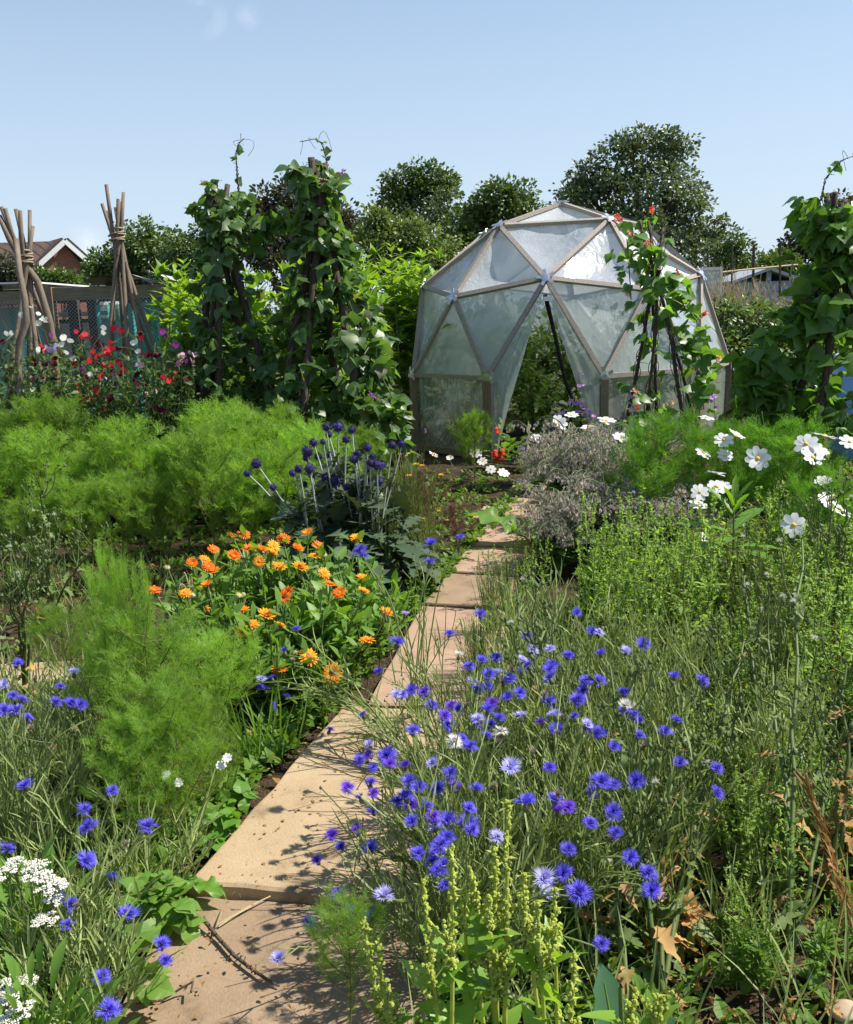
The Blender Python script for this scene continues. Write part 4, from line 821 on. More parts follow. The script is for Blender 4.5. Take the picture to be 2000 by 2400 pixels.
# ------------------------------------------------------------------ tall leafy sunchokes behind the beans
def choke(seed):
    r = np.random.default_rng(seed); ml, ms = MB(), MB(); H = 1.9; lean = r.normal(0, .08, 2)
    st = np.array([(lean[0] * s * s, lean[1] * s * s, H * s) for s in np.linspace(0, 1, 9)]); ms.tube(st, np.linspace(.014, .005, 9), 5)
    for i in range(30):
        tt = .10 + .9 * (i / 29) ** .85; p = along(st, tt)[0]; a = i * math.pi / 2 + r.normal(0, .2); L = (.26 if tt < .85 else .18) * r.uniform(.75, 1.1) * (1 if tt < .93 else .6)
        for s_ in (0, math.pi):
            d = np.array((math.cos(a + s_), math.sin(a + s_), (.35 if tt < .8 else .9) + r.normal(0, .2))); add_leaves(ml, T_LANCE, p, nrm(d), (0, 0, 1.0), L, 0, 1.25)
        if i % 3 == 0 and tt < .9:
            e = p + np.array((math.cos(a), math.sin(a), .9)) * .2; ms.tube([p, e], .004, 4); k = 7; add_leaves(ml, T_LANCE, np.repeat(e[None], k, 0), nrm(rdir(k, -.1) + (0, 0, .35)), (0, 0, 1.0), r.uniform(.09, .18, k), 0, 1.2)
    return ml.mesh('leaves', M['choke'], True), ms.mesh('stem', M['greenstem'], True)
CH = [choke(s) for s in (21, 22, 23)]
for i in range(56):
    if i < 19 or i >= 40: px, Y, zt_ = rng.uniform(400, 850), rng.uniform(8.0, 9.2), rng.uniform(1.6, 1.95)
    else:
        px = rng.uniform(800, 1000); Y = rng.uniform(8.3, 9.6) if px < 885 else rng.uniform(10.6, 11.8); zt_ = rng.uniform(1.8, 2.2) * (1 if px < 930 else .98)
    if i in (1, 3): px, zt_ = 415 + 10 * i, 1.35
    ml, ms = CH[i % 3]; lab = 'tall bright green leafy stalk in the thicket between the bean pair and the dome' if 19 <= i < 40 else 'tall bright green leafy stalk glowing in the sun behind the bean pair'
    t = thing('sunchoke_plant', lab, 'leafy plant', tuple(gpt(px, Y)), 'leafy stalks left of the dome' if 19 <= i < 40 else 'leafy stalks behind the beans', rng.uniform(0, 6.28), zt_ / 1.9)
    ob('leaves', ml, t); ob('stem', ms, t)
# tomatoes inside the dome
def leafy_vine(seed, H, nl, T, size, mat, spread=.3, wid=1.2):
    r = np.random.default_rng(seed); ml, ms = MB(), MB()
    for q in range(4):
        e = np.array((r.normal(0, spread * .6), r.normal(0, spread * .6), H * r.uniform(.75, 1))); st = bez((0, 0, 0), e, (r.normal(0, .1), r.normal(0, .1), H * .6), 8); ms.tube(st, np.linspace(.009, .004, 8), 4); k = nl // 4
        tt = r.uniform(.08, 1, k); d = rdir(k, -.2); p = along(st, tt) + d * r.uniform(.03, spread, (k, 1)); add_leaves(ml, T, p, nrm(d + (0, 0, -.25)), (0, 0, 1.0), size * r.uniform(.6, 1.15, k), 0, wid)
        for z in range(0, k, 4): ms.tube([along(st, tt[z])[0], p[z]], .003, 3)
    return ml.mesh('leaves', M[mat], True), ms.mesh('stem', M['vine'], True)
TM = [leafy_vine(s, 1.2, 330, T_LOBE, .14, 'tomato') for s in (31, 32)]
for i, (x, y, h) in enumerate(((-.95, -.55, 1.1), (-.75, .2, 1.15), (-.3, .8, 1.05), (.25, .95, 1.1), (.8, .55, 1.1), (1.05, -.15, 1.0), (-.45, -.8, .8), (.75, -.75, .75), (-.15, .35, .95), (.35, .25, .9), (-1.2, .1, 1.0), (-.25, -.35, .6))):
    t = thing('tomato_plant', 'leafy green tomato plant growing inside the dome greenhouse', 'tomato plant', (DX + x, DY + y, 0), 'tomato plants inside the dome', rng.uniform(0, 6), h); ob('leaves', TM[i % 2][0], t); ob('stem', TM[i % 2][1], t)
# ------------------------------------------------------------------ sweet peas
def pea_flower(mat):
    mb = MB(); add_leaves(mb, [leaf_t([.15, .5, .62, .55, .2], .12, .15, .12, 3)], [(0, 0, 0)] * 2, [nrm(np.array((.1, 0, 1.0))), nrm(np.array((0, .7, .5)))], (0, -1.0, .2), [.042, .026]); 
    add_leaves(mb, [leaf_t([.2, .45, .4, .1], .3, .3)], [(0, 0, 0)] * 2, [nrm(np.array((.5, .6, .2))), nrm(np.array((-.5, .6, .2)))], (0, 0, 1.0), .026); return mb.mesh('flower', M[mat], True)
ME_PEA = {k: pea_flower('pea_' + k) for k in ('white', 'red', 'maroon', 'lilac', 'purple', 'pink')}
def pea_plant(label, px, Y, H, W, cols, nfl, fl=()):
    H *= 1.38; b0 = gpt(px, Y); t = thing('sweet_pea', label, 'sweet pea', tuple(b0), 'sweet peas at the hazel tripods'); ml, ms = MB(), MB(); tips = []
    for q in range(84):
        e = np.array((rng.normal(0, W * .55), rng.normal(0, .22), H * rng.uniform(.5, 1.0))); st = bez((rng.normal(0, W * .35), rng.normal(0, .15), 0), e, (e[0] * .6, e[1] * .6, e[2] * .7), 9); st[2:] += rng.normal(0, .02, (7, 3)); ms.tube(st, .0028, 3); tips.append(e)
        k = 30; tt = rng.uniform(.05, 1, k); add_leaves(ml, T_OVAL, along(st, tt) + rng.normal(0, .015, (k, 3)), nrm(rdir(k, -.2) + (0, 0, .2)), rdir(k, .2), rng.uniform(.03, .065, k), 0, .7)
        e2 = e + rng.normal(0, .08, 3) + (0, 0, .04); ms.tube(bez(e, e2, (e + e2) / 2 + rng.normal(0, .04, 3), 5), .0014, 3)
    ml.build('leaves', M['pea'], t, True); ms.build('stem', M['greenstem'], t)
    k = 0
    P = [tips[rng.integers(0, len(tips))] + rng.normal(0, .05, 3) for _ in range(nfl)] + [at(x, y, Y - rng.uniform(.1, .35)) - b0 for x, y, c in fl]
    C_ = [cols[rng.integers(0, len(cols))] for _ in range(nfl)] + [c for x, y, c in fl]
    for p, c in zip(P, C_):
        ms2 = None
        for z in range(2 if rng.random() < .75 else 3):
            o = ob('flower', ME_PEA[c], t); o.location = p + rng.normal(0, .022, 3); o.rotation_euler = (rng.normal(0, .4), rng.normal(0, .4), rng.uniform(-1.6, 1.6) + (3.14 if rng.random() < .2 else 0)); o.scale = (rng.uniform(.75, 1.05),) * 3
pea_plant('white and cream sweet pea climbing at the leftmost hazel tripod', 40, 6.9, 1.0, .45, ['white', 'maroon', 'purple'], 8, [(48, 745, 'white'), (18, 785, 'white'), (55, 845, 'white'), (68, 925, 'white'), (0, 940, 'white'), (100, 820, 'white'), (88, 735, 'white'), (92, 755, 'white'), (8, 812, 'maroon'), (30, 860, 'red'), (10, 965, 'purple')])
pea_plant('maroon and purple sweet pea between the two hazel tripods', 130, 6.8, .95, .4, ['maroon', 'maroon', 'purple', 'lilac'], 16, [(112, 835, 'lilac'), (138, 825, 'lilac'), (155, 800, 'white'), (175, 840, 'white'), (135, 895, 'maroon'), (125, 925, 'purple'), (145, 945, 'maroon'), (92, 895, 'maroon'), (163, 970, 'purple'), (130, 860, 'maroon'), (85, 845, 'maroon')])
pea_plant('scarlet sweet pea in front of the second hazel tripod', 225, 6.9, 1.0, .4, ['red', 'red', 'maroon'], 12, [(183, 785, 'red'), (211, 790, 'red'), (230, 832, 'red'), (245, 838, 'red'), (205, 852, 'red'), (247, 865, 'red'), (235, 778, 'white'), (188, 920, 'red'), (220, 928, 'red'), (203, 948, 'red'), (192, 955, 'red'), (280, 860, 'red'), (255, 812, 'red'), (275, 780, 'red'), (205, 880, 'white'), (172, 848, 'red'), (253, 880, 'red')])
pea_plant('dark maroon sweet pea under the right side of the second hazel tripod', 320, 6.9, .95, .38, ['maroon', 'maroon', 'pink', 'purple'], 12, [(325, 785, 'red'), (328, 795, 'maroon'), (322, 815, 'white'), (372, 838, 'maroon'), (310, 890, 'maroon'), (320, 905, 'maroon'), (283, 865, 'red'), (278, 880, 'maroon'), (400, 895, 'red'), (420, 880, 'red'), (365, 965, 'maroon'), (380, 972, 'maroon'), (363, 930, 'pink'), (330, 838, 'maroon')])
pea_plant('pink and violet sweet pea beside the left bean wigwam', 420, 7.0, .9, .25, ['lilac', 'pink', 'purple'], 5, [(432, 842, 'pink'), (442, 840, 'pink'), (422, 855, 'purple'), (405, 825, 'purple'), (375, 790, 'purple')])
# ------------------------------------------------------------------ feathery cosmos foliage
def feather_plant(seed, H, W, nb, nl, size, T, mat, lowcut=.12, bw=.004, up=.55):
    r = np.random.default_rng(seed); ml, ms = MB(), MB(); st = np.array([(.03 * math.sin(3 * s + seed), .03 * math.cos(2.5 * s + seed), H * .97 * s) for s in np.linspace(0, 1, 10)]); ms.tube(st, np.linspace(bw * 1.8, bw * .6, 10), 5)
    brs = [(st, 1.0)]
    for i in range(nb):
        tt = lowcut + (.93 - lowcut) * (i + r.random()) / nb; a = i * 2.4 + r.normal(0, .3); p = along(st, tt)[0]; L = W * (1.08 - .72 * tt) * r.uniform(.8, 1.15); e = p + np.array((math.cos(a) * L, math.sin(a) * L, L * up * r.uniform(.8, 1.6) + .05))
        e[2] = min(e[2], H * r.uniform(.86, 1.0)); c = (p + e) / 2 + np.array((math.cos(a), math.sin(a), -.3)) * L * .12; b = bez(p, e, c, 7); ms.tube(b, np.linspace(bw, bw * .4, 7), 4); brs.append((b, L))
        for q in range(2):
            s0 = along(b, r.uniform(.3, .8))[0]; e2 = s0 + nrm(np.array((math.cos(a + r.normal(0, .9)), math.sin(a + r.normal(0, .9)), r.uniform(.6, 1.3)))) * L * r.uniform(.25, .5); e2[2] = min(e2[2], H); b2_ = bez(s0, e2, (s0 + e2) / 2, 4); ms.tube(b2_, bw * .4, 3); brs.append((b2_, L * .45))
    tot = sum(l for _, l in brs)
    for b, l in brs:
        m = max(4, int(nl * l / tot)); tt = 1.02 - .88 * r.random(m) ** 1.45; p = along(b, np.minimum(tt, 1)); tg = nrm(along(b, np.minimum(tt + .05, 1)) - along(b, np.maximum(tt - .05, 0)) + 1e-6); o_ = rdir(m, -.4); d = nrm(tg * .55 + o_ * .75 + (0, 0, .3)); add_leaves(ml, T, p, d, nrm(rng.normal(0, .6, (m, 3)) + (0, 0, 1)), size * r.uniform(.65, 1.2, m))
    return ml.mesh('foliage', M[mat], False), ms.mesh('stem', M['feather_stem'], True)
FB = [feather_plant(s, .85, .29, 20, 640, .10, T_FEA, 'feather', .22, .004, .95) for s in (41, 42, 43, 44)]
bed = []
front = [(40, 5.0, .66), (140, 5.1, .68), (250, 5.2, .74), (360, 5.25, .80), (470, 5.3, .82), (570, 5.35, .80), (660, 5.5, .74)]
midr = [(-30, 5.7, .82), (80, 5.8, .86), (190, 5.75, .82), (300, 5.8, .84), (410, 5.85, .85), (520, 5.9, .90), (620, 5.9, .86), (715, 6.0, .78), (790, 6.0, .72)]
backr = [(20, 6.3, .86), (105, 6.3, 1.02), (200, 6.4, .86), (300, 6.45, .84), (400, 6.5, .86), (490, 6.45, .92), (560, 6.4, .96), (650, 6.45, .84), (740, 6.5, .76), (840, 6.5, .74)]
for nm, row in (('front row', front), ('middle row', midr), ('back row', backr)):
    for i, (px, Y, H) in enumerate(row):
        ml, ms = FB[rng.integers(0, 4)]; pos = 'left end' if i == 0 else 'right end' if i == len(row) - 1 else None
        H = H * (.86 if nm == 'back row' else .92) * rng.uniform(.76, 1.16)
        lab = f'feathery green plant in the {nm} of the left bed, ' + (f'at its {pos}' if pos else 'between the row ends')
        if (nm, px) == ('back row', 105): lab = 'tallest feathery green plume, at the back of the left bed below the leftmost tripod'
        s = H / .85; t = thing('cosmos_plant', lab, 'feathery plant', tuple(gpt(px, Y)), 'feathery plants massed in the left bed', rng.uniform(0, 6), (s * 1.05, s * 1.05, s)); ob('foliage', ml, t); ob('stem', ms, t)
FF = [feather_plant(s, .9, .30, 24, 620, .10, T_FEA_FINE, 'feather', .26, .004, .9) for s in (51, 52)]
def place_feather(px, Y, H, label, k=0, wide=1.0, grp=None, lib=None):
    ml, ms = (lib or FF)[k]; s = H / (.9 if lib is None else .85); t = thing('cosmos_plant', label, 'feathery plant', tuple(gpt(px, Y)), grp, rng.uniform(0, 6), (s * wide, s * wide, s)); ob('foliage', ml, t); ob('stem', ms, t); return t
place_feather(305, 2.62, .62, 'big bushy feathery plant in the left foreground before the marigolds', 0, 1.0)
place_feather(268, 2.66, .78, 'slim feathery plume rising highest from the left foreground clump', 1, .36)
place_feather(190, 2.74, .76, 'slim feathery plume left of the highest one in the left foreground', 0, .30)
place_feather(440, 2.82, .50, 'feathery plant leaning towards the path, right side of the left foreground clump', 1, 1.05)
place_feather(210, 2.8, .52, 'feathery plant at the left side of the left foreground clump', 0, 1.0)
place_feather(350, 2.45, .42, 'lower feathery plant in front of the left foreground clump', 0, .95)
place_feather(100, 3.3, .45, 'small feathery plant at the left by the dusty buff slab', 1, 1.0)
place_feather(735, 1.66, .34, 'young feathery seedling on the right edge of the nearest slab', 1, .8)
place_feather(560, 1.42, .20, 'small feathery seedling at the bottom edge on the nearest slab', 0, 1.1)
place_feather(700, 1.46, .17, 'tiny feathery seedling at the bottom edge right of the other seedling', 1, 1.2)
place_feather(1115, 7.9, .62, 'small green feathery plant with white flowers left of the path end', 2, .9, None, FB)
# white cosmos on the right
FD = [feather_plant(s, .85, .36, 22, 900, .11, T_FEA, 'feather_dark', .2, .004, .55) for s in (61, 62)]
def flower_on(t, b0, p, d, me, eye, s, name, eyename='flower_centre'):
    o = ob(name, me, t); o.rotation_mode = 'QUATERNION'; o.rotation_quaternion = Vector(d).to_track_quat('Z', 'Y') @ Matrix.Rotation(rng.uniform(0, 6.28), 3, 'Z').to_quaternion(); o.location = p - b0; o.scale = (s, s, s)
    if eye is not None: ob(eyename, eye, o)
    return o
def cosmos_with_flowers(px, Y, H, wide, label, fl, lib=None, k=0, buds=4):
    b0 = gpt(px, Y); t = thing('cosmos_plant', label, 'cosmos', tuple(b0), 'white cosmos on the right'); ml, ms0 = (lib or FD)[k]; s = H / .85
    ob('foliage', ml, t, None, (0, 0, rng.uniform(0, 6)), (s * wide, s * wide, s)); ob('stem', ms0, t, None, (0, 0, 1), (s * wide, s * wide, s)); ms = MB()
    for x, y, dY, big, facing in fl:
        p = at(x, y, Y + dY); toc = nrm(np.array((0, 0, EYE)) - p); d = nrm(toc * facing + np.array((.25, .15, 1.0)) * (1.1 - facing) + rng.normal(0, .15, 3))
        ms.tube(bez((rng.normal(0, .05), rng.normal(0, .05), H * .3), p - b0 - d * .006, (p - b0) * (.7, .7, 1) + (0, 0, -.18), 8), .0022, 4)
        flower_on(t, b0, p, d, ME_COSMOS[rng.integers(0, 4)], ME_COSEYE, big, 'flower')
    for q in range(buds):
        p = np.array((rng.normal(0, .2), rng.normal(0, .15), H * rng.uniform(.85, 1.08))); ms.tube(bez((0, 0, H * .4), p, (p[0] * .7, p[1] * .7, H * .7), 6), .0018, 3); o = ob('bud', ME_BUD, t); o.location = p; o.scale = (.022,) * 3
    ms.build('flower_stalk', M['greenstem'], t)
S = .052
cosmos_with_flowers(1560, 5.3, .80, 1.1, 'dark green feathery white cosmos just right of the borage', [(1457, 1028, .2, S, .3), (1648, 1062, -.1, S * .9, .4), (1640, 1154, -.5, S * .9, .75), (1635, 1185, -.5, S * .9, .5), (1679, 1111, -.2, S, .2), (1681, 1141, -.45, S * .95, .6), (1699, 1141, -.4, S * .9, .5), (1658, 1262, -.7, S * .8, .5)])
cosmos_with_flowers(1720, 5.4, .74, .9, 'white cosmos with paired blooms, between the borage side plant and the right edge', [(1697, 1031, -.3, S, .5), (1725, 1021, -.3, S * .95, .4), (1699, 1069, -.3, S * .9, .6), (1776, 1075, -.6, S * 1.2, .9), (1656, 979, .5, S, .4)], None, 1)
cosmos_with_flowers(1870, 5.0, .78, 1.05, 'white cosmos with the cluster of blooms under the right bean wigwam', [(1890, 1041, -.3, S * 1.15, .7), (1905, 1072, -.35, S * 1.15, .6), (1918, 1059, -.3, S, .5), (1933, 1021, -.2, S * 1.2, .2), (1992, 1036, -.2, S, .4)])
cosmos_with_flowers(1950, 4.3, .62, .8, 'white cosmos nearest the camera at the right edge, with one wide open bloom', [(1861, 1231, -.4, S * 1.05, .95), (1969, 1200, -.2, S * .9, .4), (1941, 1175, -.2, S * .9, .4), (1930, 1130, 0, S * .8, .4)], None, 1)
cosmos_with_flowers(1390, 7.0, .55, .6, 'white cosmos among mauve flowers at the right of the dome doorway', [(1309, 994, 0, .068, .7), (1384, 1002, -.1, .068, .5), (1422, 987, -.1, .07, .3), (1458, 1028, -.3, .064, .4), (1260, 1030, .1, .055, .5), (1394, 1061, -.7, .072, .35), (1340, 974, .2, .055, .6), (1500, 1040, -.6, .05, .5), (1180, 1110, -.3, .045, .5)], FB, 3)
cosmos_with_flowers(1090, 8.2, .5, .5, 'small white cosmos against the lower wall of the dome, left of its doorway', [(1016, 1066, 0, .045, .3), (1116, 1061, 0, .055, .6), (1131, 1082, 0, .045, .6), (1151, 1100, -.1, .045, .8), (1055, 1075, .1, .035, .5)], FB, 1, 6)
# ------------------------------------------------------------------ globe thistles
def globe_mesh(seed):
    r = np.random.default_rng(seed); mb = MB(); d = rdir(230); mb.many({'v': np.array([(-.09, 0, 0), (.09, 0, 0), (0, 1, 0.)]), 'f': [(np.array([(0, 1, 2)]), 0)]}, d * .62, frames(nrm(d + r.normal(0, .12, d.shape)), rdir(230)), r.uniform(.30, .42, 230))
    lathe(mb, [(0, -.66), (.4, -.52), (.66, 0), (.4, .52), (0, .66)], 10); return mb.mesh('flower_globe', M['globe'])
ME_GLOBE = [globe_mesh(s) for s in (1, 2)]
GL = [(601, 1087, 1.1), (580, 1110, .8), (686, 1109, .8), (700, 1099, .85), (641, 1142, .75), (721, 1058, 1.15), (718, 1073, .8), (735, 1037, .9), (726, 1099, 1.1), (731, 1115, .8), (714, 1135, .75), (765, 1001, .85), (771, 1019, .7), (793, 1001, 1.15), (825, 1007, .85), (811, 1030, .8), (757, 1036, .6), (774, 1067, .9), (746, 1070, .85), (786, 1125, 1.1), (761, 1118, .8), (771, 1157, .85), (795, 1099, .8), (838, 1062, .75), (830, 1077, .95), (862, 1049, .85), (873, 1071, .75), (869, 1085, .8), (884, 1090, 1.15), (895, 1090, .9), (861, 1098, .85), (835, 1131, .85), (812, 1142, .75), (815, 1167, .8), (889, 1128, .9), (920, 1043, .9), (942, 1041, .75), (802, 1106, .6), (868, 1125, .6)]
def globe_plant(label, px, Y, pts, nleaf=150, W=.22, H=.55):
    b0 = gpt(px, Y); t = thing('globe_thistle', label, 'globe thistle', tuple(b0), 'globe thistles left of the path'); ml, ms = MB(), MB()
    for x, y, s in pts:
        p = at(x, y, Y + rng.uniform(-.15, .15)) - b0; st = bez((rng.normal(0, .07), rng.normal(0, .07), 0), p, (p[0] * .5 + rng.normal(0, .03), p[1] * .5, p[2] * .65), 8); ms.tube(st, np.linspace(.0065, .0035, 8), 4)
        k = 7; tt = rng.uniform(.1, .8, k); add_leaves(ml, T_LOBE, along(st, tt), nrm(rdir(k, -.2) + (0, 0, .3)), (0, 0, 1.0), rng.uniform(.05, .12, k))
        o = ob('flower_globe', ME_GLOBE[rng.integers(0, 2)], t); o.location = p; o.scale = (.034 * s,) * 3; o.rotation_euler = tuple(rng.uniform(0, 3, 3))
    d = rdir(nleaf, -.1); pos = d * (W, W, H) * rng.uniform(.5, 1.05, (nleaf, 1)) + (0, 0, .04); add_leaves(ml, T_LOBE, pos, nrm(d * (1, 1, .4) + (0, 0, -.1) + rng.normal(0, .3, (nleaf, 3))), nrm(d + (0, 0, 1.0)), rng.uniform(.10, .22, nleaf), 0, 1.2)
    ml.build('leaves', M['grey_leaf'], t, True); ms.build('stem', M['grey_stem'], t, True)
globe_plant('globe thistle with spiky navy heads on wiry stems leaning left, beside the feathery bed', 745, 4.75, [g for g in GL if g[0] < 728], 170)
globe_plant('globe thistle with the tallest spiky navy heads, middle of the thistle clump', 800, 4.85, [g for g in GL if 728 <= g[0] < 820], 220)
globe_plant('globe thistle with a tight bunch of navy heads at the right of the clump', 855, 4.75, [g for g in GL if g[0] >= 820], 220, .25, .5)
# ------------------------------------------------------------------ pot marigolds
CAL = [(500,1287,'r'),(480,1312,'o'),(450,1320,'r'),(488,1328,'r'),(500,1340,'o'),(486,1372,'o'),(360,1384,'r'),(434,1389,'o'),(476,1428,'O'),(570,1432,'o'),(624,1444,'O'),(656,1468,'o'),(592,1462,'o'),(572,1484,'O'),(544,1256,'r'),(572,1252,'r'),(586,1286,'R'),(612,1290,'r'),(642,1280,'y'),(664,1262,'o'),(608,1316,'o'),(636,1296,'o'),(656,1326,'o'),(548,1304,'r'),(722,1250,'o'),(665,1263,'r'),(745,1277,'r'),(738,1302,'o'),(697,1286,'r'),(703,1332,'O'),(761,1343,'o'),(649,1327,'o'),(774,1369,'r'),(795,1389,'r'),(852,1387,'o'),(850,1357,'o'),(905,1437,'o'),(724,1538,'O'),(779,1577,'D'),(655,1570,'r'),(861,1499,'o'),(569,1394,'s'),(674,1389,'d'),(560,1395,'s'),(520,1500,'s'),(530,1525,'s'),(600,1500,'s'),(690,1530,'s'),(735,1380,'s'),(455,1395,'s'),(392,1330,'s'),(540,1540,'s'),(590,1545,'s'),(665,1400,'d'),(760,1300,'s'),(835,1260,'o'),(848,1182,'y'),(840,1160,'y'),(990,1160,'y'),(1022,1186,'o')]
cal_bases = [(480, 4.0, 'marigold at the left end of the orange flower bed'), (575, 4.15, 'marigold with red orange blooms at the back of the orange bed'), (670, 4.2, 'marigold under the globe thistles at the back of the orange flower bed'), (760, 4.1, 'marigold at the back right of the orange flower bed, below the thistle leaves'),
             (520, 3.55, 'marigold with the big orange bloom beside the foreground feathery plume'), (615, 3.6, 'marigold in the centre of the orange bed with paired orange blooms'), (700, 3.55, 'marigold leafy and full, right of the bed centre towards the path'), (780, 3.7, 'marigold with a dark eyed bloom leaning over the pale slab'), (850, 4.0, 'marigold at the path edge beside the pinkish slab'), (600, 3.3, 'nearest marigold, mostly leaves, at the corner of the pale slab')]
CB = [(gpt(px, Y), lab, []) for px, Y, lab in cal_bases]
for x, y, k in CAL:
    zz = .47 - .0009 * max(0, y - 1300); 
    if y < 1200: continue
    p = atz(x, y, max(.16, zz + rng.normal(0, .02))); j = int(np.argmin([np.hypot(*(p - b)[:2]) + .15 * rng.random() for b, _, _ in CB])); CB[j][2].append((p, k))
for b0, lab, fl in CB:
    t = thing('marigold', lab, 'marigold', tuple(b0), 'pot marigolds left of the path'); ml, ms = MB(), MB()
    sts = []
    for p, k in fl:
        p = p - b0; st = bez((rng.normal(0, .05), rng.normal(0, .05), 0), p, (p[0] * .75, p[1] * .75, p[2] * .55), 8); ms.tube(st, np.linspace(.0055, .0035, 8), 4); sts.append(st); tw = nrm(np.array((.3, -.25, 1.0)) + rng.normal(0, .3, 3))
        if k in 's': 
            o = ob('seed_head', ME_SEED, t); s = .021
        else:
            kk = {'O': 'o', 'R': 'r', 'D': 'o', 'd': 'r'}.get(k, k); s = .029 * (1.25 if k in 'ORD' else rng.uniform(.85, 1.05)); L = ME_CAL[kk]; o = ob('flower', L[rng.integers(0, len(L))], t)
            if k in 'Dd' : tw = nrm(np.array((0, -.9, .5)))
            ob('flower_centre', ME_CALEYE[1 if k in 'DdR' else 0], o)
        o.location = p; o.rotation_mode = 'QUATERNION'; o.rotation_quaternion = Vector(tw).to_track_quat('Z', 'Y'); o.scale = (s, s, s)
    for q in range(34):
        a = rng.uniform(0, 6.28); e = np.array((math.cos(a) * rng.uniform(.05, .26), math.sin(a) * rng.uniform(.05, .24), rng.uniform(.12, .40))); st = bez((0, 0, 0), e, (e[0] * .7, e[1] * .7, e[2] * .5), 6); ms.tube(st, .0035, 4); sts.append(st)
    for st in sts:
        k = 11; tt = rng.uniform(.15, .97, k); d = nrm(rdir(k, -.2) + (0, 0, .45)); add_leaves(ml, T_OBL, along(st, tt), d, nrm(rng.normal(0, .3, (k, 3)) + (0, 0, 1)), rng.uniform(.05, .105, k))
    ml.build('leaves', M['cal_leaf'], t, True); ms.build('stem', M['greenstem'], t, True)
# ------------------------------------------------------------------ cornflowers
RAW = """929,1517,B 890,1581,b 930,1636,p 856,1684,b 1001,1631,v 970,1623,b 967,1723,b 871,1751,p 870,1776,v 911,1777,B 914,1800,v 951,1806,v 869,1846,b 874,1866,v 849,1883,v 843,1954,v 960,1846,b 983,1854,b 954,1880,b 994,1900,b 969,1936,b 1020,1943,P 1047,1931,b 1094,1906,b 1094,1940,B 1051,1974,b 980,2014,b 1027,2000,b 1040,2037,b 1020,2034,b 1074,1547,w 1126,1556,b 1164,1550,b 1144,1590,b 1141,1616,b 1167,1590,p 1106,1609,p 1243,1531,p 1243,1570,b 1154,1657,v 1143,1676,b 1167,1691,b 1146,1706,b 1174,1726,w 1037,1686,v 1060,1663,v 1107,1709,b 1063,1746,w 1023,1797,p 1059,1823,b 1197,1806,P 1233,1897,B 1163,1974,p 1223,1691,p 1271,2069,P 1294,1569,B 1330,1546,b 1506,1514,b 1408,1541,b 1378,1600,b 1399,1607,B 1353,1649,B 1463,1635,b 1579,1594,b 1461,1665,w 1486,1687,b 1387,1719,b 1403,1729,b 1369,1708,p 1303,1713,b 1351,1692,b 1557,1729,b 1582,1701,b 1493,1733,b 1595,1799,b 1675,1809,b 1493,1834,b 1406,1841,B 1298,1884,b 1330,1902,v 1381,1941,b 1442,1964,b 1328,2001,b 1470,2012,b 1515,2058,b 1355,2103,B 1406,2222,b 1435,1907,b 1287,1655,b 1347,1440,b 1385,1489,b 1506,1516,b 1126,1448,b 1234,1499,b 1290,1530,p 1331,1545,b 778,1967,v 795,2110,v 900,2115,p 1350,1480,f 1275,1640,f 1160,1750,f 1146,1853,f 1310,1870,f 1080,1925,f 1180,1610,f 1205,1575,f 1320,1690,f 1253,1780,f 1090,1660,f 1480,2030,f"""
FL_MAIN = [(int(a), int(b), c) for a, b, c in (q.split(',') for q in RAW.split())]
def narrow_leaves(ml, st, k, lo=.1, hi=.85, s=(.05, .11)):
    tt = rng.uniform(lo, hi, k); tg = nrm(along(st, np.minimum(tt + .08, 1)) - along(st, np.maximum(tt - .08, 0)) + 1e-6); add_leaves(ml, T_NARROW, along(st, tt), nrm(tg * .9 + rdir(k, -.2) * .6), nrm(rng.normal(0, 1, (k, 3))), rng.uniform(*s, k), 0, .9)
def cf_head(t, b0, p, d, kind, s=1.0):
    k = kind.lower(); L = CF[k]; sz = .024 * s * (1.28 if kind.isupper() else rng.uniform(.82, 1.08)) * (.75 if k == 'f' else 1)
    o = ob({'b': 'flower_head', 'p': 'pale_flower_head', 'v': 'violet_flower_head', 'w': 'white_flower_head', 'f': 'faded_flower_head'}[k], L[rng.integers(0, len(L))], t); o.rotation_mode = 'QUATERNION'
    o.rotation_quaternion = Vector(d).to_track_quat('Z', 'Y') @ Matrix.Rotation(rng.uniform(0, 6.28), 3, 'Z').to_quaternion(); o.location = p - b0; o.scale = (sz,) * 3; ob('calyx', ME_CALYX, o)
